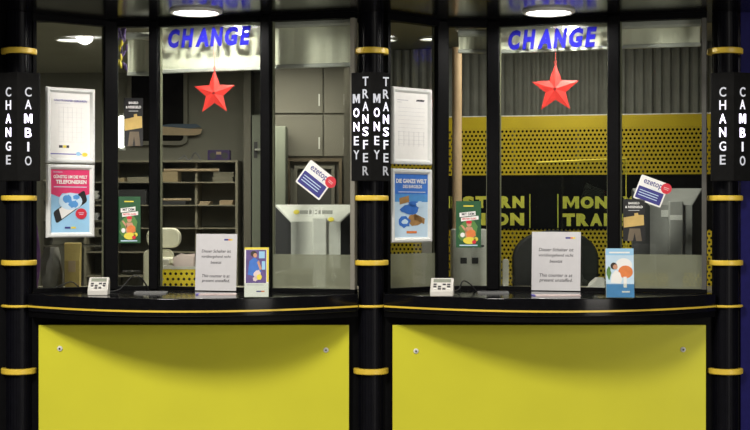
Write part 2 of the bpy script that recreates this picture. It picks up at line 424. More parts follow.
# ------------------------------------------------------------------ counters and yellow fronts
for i, (nd, x0, x1, side) in enumerate(((nodesL, colx[0]+.064, colx[1]-.064, 'left'), (nodesR, colx[1]+.064, colx[2]-.064, 'right'))):
    xm = (x0+x1)/2; hw = (x1-x0)/2
    n = 36; yE, yM = -.075, -.455
    def arc(inset=0., lo=-1., hi=1., yE=yE, yM=yM):
        return [(xm+hw*(lo+(hi-lo)*j/n), yE+(yM-yE)*(1-(lo+(hi-lo)*j/n)**2)+inset) for j in range(n+1)]
    back = [(P2(q).x, P2(q).y+.06) for q in nd]; back[0] = (x0, .10); back[-1] = (x1, .08)
    r = thing('counter', 'glossy black bowed counter with yellow edge line on the %s' % side, 'counter', (0, 0, CAMZ), 0, 'bowed black counters')
    bm = bmn(); prism_xy(bm, arc()+back[::-1], -.470, HCT); obj('worktop', bm, GLOSSB, r, bevel=.004)
    bm = bmn(); prism_xy(bm, arc(.012)+[(x1, .0-.001), (x0, .0-.001)], -.497, -.4702); obj('apron', bm, BLACK, r)
    bm = bmn(); f = arc(-.004); bk = arc(.002)
    prism_xy(bm, f+bk[::-1], -.449, -.4405); obj('edge_strip', bm, YELS, r)
    # yellow front panel
    a, b = ((38.5, 349), (392.5, 706))[i]
    d = 6.86; X0, X1 = X(a, d), X(b, d); zt = Z(325, d)
    r = thing('front_panel', 'large yellow front panel under the %s counter' % side, 'panel', ((X0+X1)/2, CAMY+d, .06), 0, 'yellow front panels')
    w = X1-X0; bm = bmn(); box(bm, -w/2, w/2, 0, .012, 0, zt-.06); obj('board', bm, YELP, r, bevel=.002)
    for px, py in (((60, 348.5), (326, 350)), ((416, 351), (683, 349.5)))[i]:
        bm = bmn(); M = Matrix.Translation((X(px, d)-(X0+X1)/2, -.0, Z(py, d)-.06)) @ Matrix.Rotation(PI/2, 4, 'X')
        lathe(bm, [(.0001, .010), (.009, .009), (.013, .005), (.013, .0), (.0001, .0)], 24, M)
        s = obj('screw_cap', bm, SILV, r, smooth=True)
        bm = bmn(); lathe(bm, [(.0001, .0135), (.005, .0125), (.005, .0085), (.0001, .0085)], 16, M); obj('screw_head', bm, KEYG, s)
    for px in ((100, 290), (450, 650))[i]:
        bm = bmn(); xx = X(px, d)-(X0+X1)/2; box(bm, xx-.03, xx+.03, .012, .0395, .3, .36); obj('spacer', bm, BLACK, r)
    for px in ((100, 290), (450, 650))[i]:
        pass

# base strip the panels stand on
for i, (a, b) in enumerate(((38.5, 349), (392.5, 706))):
    bm = bmn(); box(bm, X(a, 6.86), X(b, 6.86), -.04, -.0005, .0, .0595); o = obj('baseboard_front' if i == 0 else 'baseboard_front_right', bm, BLACK); struct(o)

# ------------------------------------------------------------------ downlights
def downlight(px, d, rad, label, h, lm_, rim, group):
    r = thing('downlight', label, 'ceiling light', (X(px, d), CAMY+d, CAMZ+h), 0, group)
    bm = bmn(); lathe(bm, [(rad*.84, -.0005), (rad*.84, -.012), (rad*.9, -.016), (rad, -.010), (rad, -.0005), (rad*.84, -.0005)], 48); obj('rim', bm, rim, r, smooth=True)
    bm = bmn(); lathe(bm, [(.0001, -.006), (rad*.8, -.006), (rad*.83, -.001), (.0001, -.001)], 48); obj('diffuser', bm, lm_, r)
    return r
downlight(196, 6.83, .128, 'round bright downlight in the black soffit above left blue lettering', HSOF, LAMP, SILV, 'soffit downlights')
downlight(548.5, 6.83, .128, 'round bright downlight in the black soffit above right blue lettering', HSOF, LAMP, SILV, 'soffit downlights')
downlight(71, 8.45, .10, 'small lit ceiling lamp above the white framed fee table', 1.066, LAMPI, SILV, 'room ceiling lamps')
downlight(386, 8.45, .07, 'small lit ceiling lamp right beside the middle column', 1.066, LAMPI, SILV, 'room ceiling lamps')
downlight(430, 8.40, .07, 'small lit ceiling lamp above the framed price list on right', 1.066, LAMPI, SILV, 'room ceiling lamps')
downlight(465, 8.0, .055, 'small lit ceiling lamp seen above the blind beside beige post', 1.066, LAMPI, SILV, 'room ceiling lamps')

# ------------------------------------------------------------------ roller blinds
def blind(k, px0, px1, pyt, pyb, label, off=-.10, cassette=None):
    p0, rz = on_pane(k, px0, pyb, off); p1, _ = on_pane(k, px1, pyb, off); c = (p0+p1)/2
    w = (p1.xy-p0.xy).length
    zb = on_pane(k, (px0+px1)/2, pyb, off)[0].z; zt = min(on_pane(k, (px0+px1)/2, pyt, off)[0].z, CAMZ+1.02)
    if pyt < 28: zt = CAMZ+1.03
    r = thing('roller_blind', label, 'blind', (c.x, c.y, zb), rz, 'roller blinds')
    H = zt-zb
    bm = bmn(); ch = .035
    if cassette: ch = max(.035, zt-on_pane(k, (px0+px1)/2, cassette, off)[0].z)
    prism = [(-.030, 0), (-.038, .01), (-.038, ch-.01), (-.030, ch), (.03, ch), (.03, 0)]
    vs0 = len(bm.verts)
    a = [bm.verts.new((-w/2, y, H-ch+z)) for y, z in prism]; b = [bm.verts.new((w/2, y, H-ch+z)) for y, z in prism]
    bm.faces.new(a); bm.faces.new(b[::-1])
    for i in range(6): bm.faces.new((a[i], a[(i+1) % 6], b[(i+1) % 6], b[i]))
    obj('cassette', bm, BLINDB, r)
    bm = bmn(); n = 24
    pts = [(-w/2+.004+(w-.008)*i/n, .0012*math.sin(i*1.3)) for i in range(n+1)]
    prism_xy(bm, pts+[(x, y+.0015) for x, y in pts[::-1]], .012, H-ch+.004)
    obj('fabric', bm, BLIND, r)
    bm = bmn(); box(bm, -w/2, w/2, -.009, .009, -.004, .0165); obj('bottom_bar', bm, BLINDB, r, bevel=.004)
    return r
blind(2, 127, 151, 33, 75, 'narrow cream roller blind beside yellow hanging flowers')
blind(3, 161, 262, 20, 71, 'brightly lit cream roller blind behind the left blue lettering')
blind(4, 274.5, 352, 20, 67, 'cream roller blind in the pane left of the middle column', cassette=27)
blind(6, 458, 487, 30, 52.5, 'narrow cream roller blind beside the warm beige post')
blind(7, 499, 609, 20, 51, 'brightly lit cream roller blind behind the right blue lettering')
blind(8, 619, 701, 20, 47, 'cream roller blind in the pane left of the right column', cassette=28)

# ------------------------------------------------------------------ blue CHANGE lettering and stars
def change(k, px0, px1, py0, py1, side):
    c, rz = on_pane(k, (px0+px1)/2, (py0+py1)/2, .0015)
    w = span(k, px0, px1); h = hspan(k, (px0+px1)/2, py0, py1)
    r = thing('window_lettering', 'blue italic CHANGE lettering on the glass above the %s red star' % side, 'lettering', c, rz, 'blue window lettering')
    widths = [.95, 1.0, 1.06, 1.04, 1.05, .86]; tot = sum(widths); x = -w/2
    for ch, ww in zip('CHANGE', widths):
        cw = w*ww/tot; text('letter', ch, BLUEL, r, (x+cw/2, -.0005, 0), 0, w=cw*.90, h=h, off=.055, shear=.18, ex=.0008); x += cw
change(3, 167, 251, 27.5, 46.5, 'left')
change(7, 507, 597, 28.5, 48.5, 'right')
def star(k, px, py, wpx, pys, label):
    off = -.035
    c, rz = on_pane(k, px, py, off); R = span(k, px-wpx/2, px+wpx/2, off)/2/math.cos(math.radians(18))
    r = thing('hanging_star', label, 'star', c, rz, 'red hanging stars')
    bm = bmn(); rim = []
    for i in range(10):
        a = PI/2+i*PI/5; q = R if i % 2 == 0 else R*.43
        rim.append(bm.verts.new((q*math.cos(a), 0, q*math.sin(a))))
    f = bm.verts.new((0, -R*.10, 0)); b = bm.verts.new((0, R*.10, 0))
    for i in range(10): bm.faces.new((rim[i], rim[(i+1) % 10], f)); bm.faces.new((rim[(i+1) % 10], rim[i], b))
    o = obj('star_body', bm, RED, r)
    bm = bmn(); z1 = on_pane(k, px, pys, off)[0].z-c.z
    top = HSOF+CAMZ-.02-c.z
    tube(bm, [(0, 0, R-.004), (.001, 0, (R+z1)/2), (-.003, 0, z1), (-.003, 0, top)], .0016, 6); obj('string', bm, REDS, r)
    bm = bmn(); tube(bm, smooth_path([(0, 0, R-.006), (.006, 0, R+.008), (0, 0, R+.018), (-.006, 0, R+.008), (0, 0, R-.006)]), .0014, 6); obj('loop', bm, REDS, r)
    bm = bmn(); disc_xz(bm, 0, 0, .008, -R*.10-.001, -R*.10+.006, 14); obj('eyelet', bm, mat('dark_red_eyelet', (.25, .01, .01), .4), r)
star(3, 214.5, 93, 40, 47, 'red five pointed star hanging in the left window above shelves')
star(7, 555.5, 89, 47, 47, 'red five pointed star hanging in right window before yellow screen')

# ------------------------------------------------------------------ framed posters on the angled panes
def frame(k, pxa, pxb, pya, pyb, label, art):
    pc = (pxa+pxb)/2
    c, rz = on_pane(k, pc, (pya+pyb)/2, .0005); w = span(k, pxa, pxb); h = hspan(k, pc, pya, pyb)
    r = thing('poster_frame', label, 'framed poster', c, rz, 'framed posters on the angled glass')
    fw = .026; bm = bmn(); th = .016
    o = [(-w/2, -h/2), (w/2, -h/2), (w/2, h/2), (-w/2, h/2)]
    rings = []
    for ins, y in ((0, 0), (0, -.008), (.006, -th), (fw*.6, -th), (fw, -.006), (fw, 0)):
        rings.append([bm.verts.new((x-math.copysign(ins, x), y, z-math.copysign(ins, z))) for x, z in o])
    for A, B in zip(rings, rings[1:]+rings[:1]):
        for i in range(4): bm.faces.new((A[i], A[(i+1) % 4], B[(i+1) % 4], B[i]))
    obj('frame', bm, ALU, r)
    pw, ph = w-2*fw+.004, h-2*fw+.004
    def flat(name, m, shape, layer, parent=r):
        y = -.0035-.0007*layer
        groups = [[q] for q in shape] if len(shape) <= 3 else [shape]
        for g in groups:
            bm = bmn()
            for pts in g: prism_xz(bm, [(x*pw, z*ph) for x, z in pts], y, y+.0007)
            o = obj(name, bm, m, parent)
        return o
    bm = bmn(); box(bm, -pw/2, pw/2, -.0035, -.0008, -ph/2, ph/2)
    s = obj('print', bm, art['paper'], r)
    def tx(name, t, m, u, v, tw, th_, layer=3, off=.01, shear=0.):
        text(name, t, m, s, (u*pw, -.0035-.0007*layer, v*ph), 0, w=tw*pw, h=th_*ph, off=off, ex=.0003, shear=shear)
    art['fn'](flat, tx, s, pw, ph)
def R_(x0, x1, z0, z1): return [(x0, z0), (x1, z0), (x1, z1), (x0, z1)]
def circ(cx, cz, rx, rz_, n=20): return [(cx+rx*math.cos(2*PI*i/n), cz+rz_*math.sin(2*PI*i/n)) for i in range(n)]
def blob(cx, cz, rx, rz_, seed, n=16):
    rr = random.Random(seed); return [(cx+rx*math.cos(2*PI*i/n)*(.75+.4*rr.random()), cz+rz_*math.sin(2*PI*i/n)*(.75+.4*rr.random())) for i in range(n)]

def art_fee(flat, tx, s, pw, ph):
    tx('heading', 'GELDTRANSFER GEBÜHREN', INKB, 0, .38, .82, .035)
    flat('table_lines', TABL, [R_(-.38, .0, .325, .335)]+[R_(-.28+.11*i, -.277+.11*i, -.24, .28) for i in range(6)]+[R_(-.30, .34, .27-.075*i, .274-.075*i) for i in range(8)], 1, s)
    flat('logo', YELT, [R_(-.18, -.10, -.345, -.305)], 1, s); flat('logo', INK, [R_(-.28, -.19, -.345, -.305), R_(-.095, -.03, -.345, -.305)], 1, s)
    flat('rule', INKB, [R_(-.5, .28, -.445, -.43)], 1, s); flat('seal_print', SKY, [circ(.2, -.43, .06, .03)], 2, s); flat('seal_print', YELT, [circ(.36, -.44, .07, .03)], 2, s)
def art_phone(flat, tx, s, pw, ph):
    flat('red_field', MAG, [[(-.5, .5), (-.5, .115), (-.28, .06), (-.2, .12), (.2, .12), (.28, .06), (.5, .115), (.5, .5)]], 1, s)
    tx('heading', 'GÜNSTIG UM DIE WELT', WHITE, 0, .385, .86, .062, off=.03); tx('heading', 'TELEFONIEREN', WHITE, .02, .30, .78, .062, off=.03)
    flat('small_print', PALE, [R_(-.42, .42, .215, .226), R_(-.44, -.2, .45, .457)], 2, s)
    ph_ = rot2([(x*1.45, z) for x, z in rrect(-.30, .30, -.10, .10, .04)], .42, (0, -.09))
    flat('phone_picture', BLKP, [ph_], 2, s)
    flat('phone_screen', WHITE, [rot2([(-.28, -.085), (.25, -.085), (.25, .085), (-.28, .085)], .42, (.0, -.09))], 3, s)
    flat('globe_picture', PALE, [circ(.0, -.005, .30, .135)], 4, s)
    flat('map_picture', BLUE2, [blob(-.08, .03, .12, .07, 3), blob(.08, -.05, .13, .06, 4), blob(.14, .06, .09, .04, 5)], 5, s)
    flat('price_disc', REDP, [circ(.27, -.20, .145, .085)], 6, s); flat('disc_print', PALE, [R_(.20, .34, -.19, -.183), R_(.22, .32, -.215, -.208)], 7, s)
    flat('logo', YELT, [R_(.02, .14, -.435, -.405)], 2, s); flat('logo', NAVY, [R_(-.14, .0, -.435, -.405)], 2, s)
def art_list(flat, tx, s, pw, ph):
    flat('small_print', INKG, [R_(-.42, -.1, .375, .387), R_(-.42, -.3, .345, .353)]+[R_(-.40, .40, .27-.06*i, .273-.06*i) for i in range(10)]+[R_(-.38+.15*i, -.376+.15*i, -.3, -.08) for i in range(6)], 1, s)
    flat('logo', INK, [[(.13, .375), (.37, .375), (.40, .40), (.30, .405), (.16, .40)]], 1, s)
def art_world(flat, tx, s, pw, ph):
    flat('sky_field', BLUEP, [R_(-.5, .5, .18, .5)], 1, s); flat('sky_field', BLUE2, [R_(-.5, .5, .06, .18)], 1, s)
    tx('heading', 'DIE GANZE WELT', WHITE, 0, .385, .9, .066, off=.03); tx('heading', 'DES BARGELDS', WHITE, .03, .30, .56, .05, off=.02)
    flat('small_print', WHITE, [R_(-.38, .42, .21, .219)], 2, s)
    flat('coin_picture', BROWN, [rot2(R_(-.15, .13, -.05, .05), .15, (-.2, .09)), blob(.1, -.22, .26, .09, 8), rot2(R_(-.16, .16, -.05, .04), -.25, (.24, -.2))], 2, s)
    flat('world_picture', BLUEP, [blob(-.05, -.06, .26, .09, 11), blob(-.22, -.25, .2, .09, 12), blob(.08, .03, .18, .05, 13)], 3, s)
    flat('world_picture', PALE, [blob(.25, .02, .12, .05, 14), blob(-.2, -.25, .09, .04, 15)], 4, s)
    flat('logo', ORANGE, [R_(-.14, .16, -.43, -.395)], 2, s)
frame(1, 45.5, 94.5, 88, 163, 'white framed fee table, upper of the two frames on far left pane', dict(paper=WHITE, fn=art_fee))
frame(1, 46, 94, 164.5, 237.5, 'white framed telephone poster with magenta top and tilted mobile phone', dict(paper=SKY, fn=art_phone))
frame(5, 391, 431, 88, 164.5, 'white framed price list right beside the middle column', dict(paper=WHITE, fn=art_list))
frame(5, 390.5, 431, 169, 242.5, 'white framed blue poster under the price list beside middle column', dict(paper=PALE, fn=art_world))

# ------------------------------------------------------------------ stickers and leaflets on the glass
def flat_on(root, sx=1., sz=1.):
    def flat(name, m, shape, layer, parent=root, y0=0.):
        y = y0-.0006*layer
        groups = [[q] for q in shape] if len(shape) <= 3 else [shape]
        for g in groups:
            bm = bmn()
            for pts in g: prism_xz(bm, [(x*sx, z*sz) for x, z in pts], y-.0006, y)
            o = obj(name, bm, m, parent)
        return o
    return flat
def tilted_sticker(k, px, py, ang, scale, label):
    c, rz = on_pane(k, px, py, .0006); r = thing('window_sticker', label, 'sticker', c, rz, 'tilted telephone card stickers')
    w, h = .148*scale, .128*scale; fl = flat_on(r)
    M = lambda pts: [rot2(q, ang) for q in pts]
    fl('sheet', WHITE, M([rrect(-w/2, w/2, -h/2, h/2, .006)]), 0)
    fl('blue_field', NAVY, M([rrect(-w*.45, w*.45, -h*.44, h*.06, .004)]), 1)
    text('lettering', 'ezetop', NAVY, r, (*[q for q in (rot2([(-.02*w, h*.27)], ang)[0][0], -.0012)], rot2([(-.02*w, h*.27)], ang)[0][1]), 0, -ang, w=w*.66, h=h*.27, off=.01, ex=.0003)
    fl('small_print', PALE, M([R_(-w*.38, w*.3, -h*.1-h*.1*i, -h*.07-h*.1*i) for i in range(3)]+[R_(-w*.05, w*.3, h*.095, h*.11)]), 2)
    q = rot2([(w*.46, h*.30)], ang)[0]; fl('red_seal', REDP, [circ(q[0], q[1], .027*scale, .027*scale)], 3)
    fl('seal_print', PINKP, [rot2(R_(-.014, .014, .002, .0045), ang, q), rot2(R_(-.012, .012, -.006, -.0035), ang, q)], 4)
tilted_sticker(4, 315, 180, math.radians(-37), 1.06, 'tilted white and blue sticker with red seal above silver monitor, left booth')
tilted_sticker(8, 651, 191, math.radians(-21), .97, 'tilted white and blue sticker with red seal on right booth glass')
def wallet_sticker(k, px0, px1, py0, py1, label, rs=0.):
    c, rz = on_pane(k, (px0+px1)/2, (py0+py1)/2, .0006); w = span(k, px0, px1); h = hspan(k, px0, py0, py1)
    r = thing('window_sticker', label, 'sticker', c, rz, 'black wallet stickers'); fl = flat_on(r, w, h)
    fl('sheet', BLKP, [R_(-.5, .5, -.5, .5)], 0)
    text('lettering', 'BARGELD', WHITE, r, (0, -.0012, .40*h), 0, w=w*.5, h=h*.05, off=.03, ex=.0003)
    text('lettering', '& REISEGELD', WHITE, r, (0, -.0012, .31*h), 0, w=w*.8, h=h*.055, off=.03, ex=.0003)
    fl('small_print', INKG, [R_(-.25, .25, .22, .235)], 1)
    fl('wallet_picture', GOLD, [[(-.46, -.18), (.46, -.12), (.44, .12), (.2, .12), (.18, .17), (.02, .16), (.02, .10), (-.48, .06)]], 1)
    fl('trouser_picture', WOODD, [[(-.3, -.5), (-.2, -.2), (.28, -.2), (.36, -.5), (.1, -.5), (.03, -.3), (-.05, -.5)]], 1)
    return r
wallet_sticker(2, 124, 143, 98, 146, 'black sticker with gold wallet on narrow pane right of the phone poster')
wallet_sticker(8, 623, 645, 199, 241, 'black sticker with gold wallet below tilted sticker, right booth')
# glare on the narrow pane, put in as a glowing tube
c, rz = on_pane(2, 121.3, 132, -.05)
r = thing('glare_tube', 'short glowing white tube standing in for glare beside the left wallet sticker', 'glare', c, rz)
bm = bmn(); lathe(bm, [(.0001, -.085), (.015, -.080), (.015, .080), (.0001, .085)], 20); obj('tube', bm, GLARE, r, smooth=True)
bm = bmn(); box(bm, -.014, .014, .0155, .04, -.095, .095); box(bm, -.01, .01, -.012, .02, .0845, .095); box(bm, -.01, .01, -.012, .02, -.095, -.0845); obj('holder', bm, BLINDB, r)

def leaflet(k, px0, px1, py0, py1, label):
    c, rz = on_pane(k, (px0+px1)/2, (py0+py1)/2, .001); w = span(k, px0, px1); h = hspan(k, px0, py0, py1)
    r = thing('leaflet', label, 'leaflet', c, rz, 'green leaflets on the glass'); fl = flat_on(r, w, h)
    bm = bmn(); prism_xz(bm, [(x*w, z*h) for x, z in R_(-.5, .5, -.5, .5)], -.0006, .0); obj('sheet', bm, GREEN, r)
    fl('glow_print', GREENL, [blob(.0, -.15, .40, .28, 21)], 1)
    a = .06
    fl('title_bar', WHITE, [rot2(R_(-.34, .30, -.045, .045), a, (-.02, .22)), rot2(R_(-.32, .38, -.04, .04), a, (.02, .12))], 2)
    text('heading', 'MIT DEM', INK, r, (-.02*w, -.0021, .22*h), 0, -.03, w=w*.5, h=h*.055, off=.02, ex=.0003)
    text('heading', 'BESTEN KURS', REDP, r, (.03*w, -.0021, .12*h), 0, -.03, w=w*.56, h=h*.04, off=.02, ex=.0003)
    fl('small_print', YELT, [R_(-.2, .2, .38, .405)], 2); fl('small_print', PALE, [R_(-.36, .36, -.465, -.44)], 2)
    fl('figure_picture', SKIN, [circ(.02, .0, .10, .055), [(-.14, -.2), (-.1, -.06), (.14, -.06), (.26, -.2), (.2, -.30), (-.1, -.30)], [(-.32, -.02), (-.24, -.02), (-.08, -.12), (-.1, -.18)]], 3)
    fl('hair_picture', REDP, [circ(.02, .045, .12, .035)], 4)
    fl('dress_picture', ORANGE, [blob(.08, -.21, .2, .1, 5)], 4)
    fl('fruit_picture', YELT, [circ(.04, -.35, .26, .075), circ(.3, -.32, .08, .045)], 5); fl('coin_picture', WHITE, [circ(-.24, -.23, .09, .05)], 5)
    fl('fruit_picture', REDP, [circ(.22, -.38, .08, .04)], 6)
    return r
leaflet(2, 117.5, 140.5, 196.5, 243, 'green leaflet with figure picture on the left booth narrow pane')
leaflet(6, 456, 481, 201, 247.5, 'green leaflet with figure picture beside the warm beige post')

# ------------------------------------------------------------------ things on the counters
ZC = CAMZ+HCT
def dz(py): return -HCT*F/(py-HZ)       # depth of a point of the counter top seen at py
def notice(px0, px1, py0, py1, label, side, k):
    pc, rz = on_pane(k, (px0+px1)/2, py1, .03); d = pc.y-CAMY; w = (px1-px0)*d/F; h = (py1-py0)*d/F
    c = pc; r = thing('notice_stand', label, 'notice', (c.x, c.y, ZC), rz, 'white counter notices')
    T = Matrix.Rotation(-.05, 4, 'X')
    def tilt(o): o.data.transform(T); return o
    bm = bmn(); box(bm, -w/2, w/2, -.0006, .0, .004, h); sh = tilt(obj('sheet', bm, NOTEP, r))
    bm = bmn(); box(bm, -w/2-.001, w/2+.001, .0004, .0022, .001, h+.001); tilt(obj('acrylic_back', bm, ACRYL, r))
    bm = bmn(); box(bm, -w/2, w/2, -.022, .004, .0003, .0022); obj('acrylic_foot', bm, ACRYL, r)
    lines = [('Dieser Schalter ist', .70), ('vorübergehend nicht', .60), ('besetzt', .505), ('This counter is at', .27), ('present unstaffed.', .18)]
    for t, v in lines:
        tilt(text('lettering', t, INK, sh, (0, -.0009, v*h), 0, w=w*len(t)*.0375, off=.006, ex=.0003, shear=.2))
    fl = flat_on(sh)
    for m, a, b in ((NAVY, .19, .29), (ORANGE, .29, .34), (YELT, .34, .39)):
        bm = bmn(); box(bm, a*w, b*w, -.0012, -.0006, .885*h, .912*h); tilt(obj('logo', bm, m, sh))
notice(193, 238, 233, 290.5, 'white notice sheet in clear stand on the left counter', 'left', 3)
notice(531, 580.5, 231, 290.5, 'white notice sheet in clear stand on the right counter', 'right', 7)

def brochure(px0, px1, py0, py1, kind, label, rz=0.):
    d = dz(py1); w = (px1-px0)*d/F; h = (py1-py0)*d/F; c = W((px0+px1)/2, py1, d)
    r = thing('brochure_holder', label, 'brochure holder', (c.x, c.y+.0, ZC), rz, 'counter brochure holders')
    th = math.radians(8); T = Matrix.Rotation(-th, 4, 'X')
    def tl(o): o.data.transform(T); return o
    # clear box holder: back, front lip, sides, foot
    bm = bmn(); box(bm, -w/2, w/2, .028, .031, .006, h*.92); box(bm, -w/2, w/2, -.0025, 0, .006, h*.30)
    for s in (-1, 1): box(bm, s*w/2-.0012, s*w/2+.0012, -.002, .03, .006, h*.36)
    box(bm, -w/2, w/2, -.0025, .031, .0035, .0065)
    tl(obj('holder', bm, ACRYL, r))
    bm = bmn(); box(bm, -w/2, w/2, .0, .05, .0, .0025); obj('foot', bm, ACRYL, r)
    w2 = w-.006
    bm = bmn(); box(bm, -w2/2, w2/2, .004, .026, .0075, h)
    st = tl(obj('brochure_stack', bm, WHITE, r))
    def fl(name, m, shape, layer):
        y = .004-.0006*layer
        for pts in shape:
            bm = bmn(); prism_xz(bm, [(x*w2, .0075+z*(h-.0075)) for x, z in pts], y-.0006, y)
            o = tl(obj(name, bm, m, st))
        return o
    if kind == 'left':
        fl('top_print', YELT, [R_(-.5, .5, .955, 1.), R_(.42, .5, .3, .96)], 0)
        fl('photo_print', VIOL, [R_(-.44, .40, .28, .95)], 0)
        fl('person_picture', BLUEP, [[(-.36, .45), (-.30, .72), (-.1, .80), (.12, .72), (.2, .5), (.02, .46), (-.1, .42)]], 1)
        fl('person_picture', HAIR, [circ(-.12, .87, .13, .06)], 1); fl('person_picture', SKIN, [circ(-.06, .84, .08, .045), [(.02, .70), (.1, .74), (.22, .56), (.14, .54)]], 2)
        fl('person_picture', PINKP, [blob(.04, .46, .16, .09, 4), blob(-.06, .36, .1, .05, 5)], 2)
        fl('background_picture', SKY, [R_(.1, .34, .78, .92), R_(.22, .36, .55, .72)], 1); fl('background_picture', YELT, [blob(.12, .4, .12, .06, 9)], 3)
        fl('small_print', INKG, [R_(-.4, .3, .235, .25)], 0); fl('logo', NAVY, [R_(.0, .2, .1, .125)], 0); fl('logo', ORANGE, [R_(.2, .34, .1, .125)], 0)
    else:
        fl('photo_print', PALE, [R_(-.5, .5, .27, 1.)], 0); fl('sky_print', SKY, [R_(-.5, .5, .86, 1.)], 1); fl('base_print', BLUE2, [R_(-.5, .5, 0., .27)], 0)
        fl('title_print', WHITE, [R_(-.38, .36, .90, .93)], 2)
        fl('ball_picture', WHITE, [circ(.14, .66, .30, .14)], 1); fl('ball_picture', ORANGE, [circ(.2, .52, .26, .13)], 2)
        fl('person_picture', WHITE, [[(-.34, .30), (-.3, .46), (-.16, .56), (.0, .50), (.08, .36), (.02, .28)], R_(.12, .24, .2, .42)], 3)
        fl('person_picture', HAIR, [circ(-.22, .64, .12, .07)], 3); fl('person_picture', SKIN, [circ(-.17, .62, .085, .05)], 4)
        fl('garden_picture', GREENL, [blob(-.4, .5, .08, .14, 2)], 2)
        fl('logo', WHITE, [R_(.06, .34, .10, .13)], 1)
brochure(243.5, 269, 247, 298.5, 'left', 'white brochure holder with violet photo and yellow edge on left counter', .03)
brochure(606, 635, 248, 299, 'right', 'blue brochure holder with orange ball picture on the right counter', -.06)

def keypad(px, pyb, wpx, label, rz=0.):
    d = dz(pyb); w = wpx*d/F; c = W(px, pyb, d)
    r = thing('rate_calculator', label, 'calculator', (c.x, c.y, ZC), rz, 'white counter calculators')
    D = .085; h0, h1 = .026, .085
    bm = bmn(); pr = [(0, 0), (0, h0), (D*.75, h1), (D, h1-.008), (D, 0)]
    a = [bm.verts.new((-w/2, y, z)) for y, z in pr]; b = [bm.verts.new((w/2, y, z)) for y, z in pr]
    bm.faces.new(a[::-1]); bm.faces.new(b)
    for i in range(5): bm.faces.new((a[i], a[(i+1) % 5], b[(i+1) % 5], b[i]))
    obj('body', bm, PLAST, r, bevel=.004)
    al = math.atan2(h1-h0, D*.75); L = math.hypot(h1-h0, D*.75)
    Mt = Matrix.Translation((0, 0, h0)) @ Matrix.Rotation(al, 4, 'X')
    bm = bmn(); box(bm, -w*.38, w*.38, L*.66, L*.90, -.0005, .0012, Mt); obj('display', bm, LCD, r)
    for i in range(3):
        for j in range(4):
            x = (-.30+.2*j)*w; y = L*(.10+.17*i); bm = bmn()
            box(bm, x-w*.07, x+w*.07, y, y+L*.11, -.0004, .0022, Mt); obj('key', bm, KEYG if (i+j) % 3 else SILV, r, bevel=.0008)
keypad(97.5, 295.5, 20, 'white desk calculator on the left counter by the phone poster', .05)
keypad(441.5, 296.5, 23, 'white desk calculator on the right counter by blue poster', -.12)
def cable(pts, label, rad=.0034):
    P = [Vector((X(px, d), CAMY+d, max(ZC+rad+.0003, Z(py, d)))) for px, py, d in pts]
    bm = bmn(); c = P[0].copy()
    tube(bm, [p-c for p in smooth_path(P)], rad, 8); o = obj('cable', bm, RUB, None, smooth=True, loc=c); tag(o, label, 'cable', 'black counter cables')
cable([(88, 293, 7.10), (82, 291, 7.12), (72, 282, 7.10), (60, 286, 7.08), (50, 292, 7.05)], 'thin black cable curling left of the left calculator')
cable([(110, 294, 6.98), (120, 289, 7.0), (133, 276, 7.05), (142, 279, 7.06), (149, 291, 7.1)], 'thin black cable arching right of the left calculator')
cable([(453, 294, 6.98), (459, 289, 7.0), (463, 281, 7.0), (470, 284, 7.02), (476, 292, 7.05)], 'thin black cable arching right of the right calculator')
def tray(px0, px1, py, label, ):
    d = dz(py); w = (px1-px0)*d/F; c = W((px0+px1)/2, py, d)
    r = thing('pen_tray', label, 'pen tray', (c.x, c.y, ZC), 0, 'silver pen trays')
    bm = bmn(); box(bm, -w/2, w/2, 0, .055, 0, .003); box(bm, -w/2, w/2, 0, .003, .003, .007); box(bm, -w/2, w/2, .052, .055, .003, .009)
    for s in (-1, 1): box(bm, s*w/2-(.003 if s > 0 else 0), s*w/2+(.003 if s < 0 else 0), .003, .052, .003, .007)
    obj('tray', bm, TRAYM, r)
    bm = bmn(); tube(bm, [(-w*.42, .02, .0075), (w*.40, .024, .0075)], .004, 10); tag_ = obj('pen', bm, KEYG, r, smooth=True)
tray(134, 166, 293.5, 'silver pen tray on the left counter before the cream chair')
tray(478, 509, 293.5, 'silver pen tray on the right counter beside green leaflet')
def tray_slab(px0, px1, py, label):  # pinkish block stands in for a coin tray and its reflection
    d = dz(py); w = (px1-px0)*d/F; c = W((px0+px1)/2, py, d); bm = bmn()
    r = thing('coin_tray_slab', label, 'coin tray', (c.x, c.y, ZC), .02, 'coin tray stand-ins on the counters')
    bm = bmn(); box(bm, -w/2, w/2, 0, .07, 0, .004); obj('slab', bm, PINKP, r)
    bm = bmn(); box(bm, -w/2-.001, -w/2+.012, -.001, .071, .0002, .0052); obj('end_band', bm, INKB, r)
tray_slab(196, 236, 295, 'flat pinkish stand-in for coin tray and reflection before left notice')
tray_slab(533, 581, 296, 'flat pinkish stand-in for coin tray and reflection before right notice')

# ------------------------------------------------------------------ inside the left booth
ZD = CAMZ-.40
def desk(name, x0, x1, y0s, y1, label):
    r = thing('inner_desk', label, 'desk', ((x0+x1)/2, y1, 0), 0, 'desks behind the glass'); w = (x1-x0)/2
    bm = bmn(); box(bm, -w, w, y0s-y1, 0, ZD-.03, ZD); obj('desk_top', bm, SHELF, r)
    for s in (-1, 1):
        bm = bmn(); a = s*(w-.04); box(bm, a-.02, a+.02, y0s-y1+.1, -.02, 0, ZD-.03); obj('leg', bm, KEYG, r)
desk('d', -2.1, -.05, .37, 1.0, 'beige desk behind the left booth glass')
desk('d', .04, 2.1, .37, 1.0, 'beige desk behind the right booth glass')

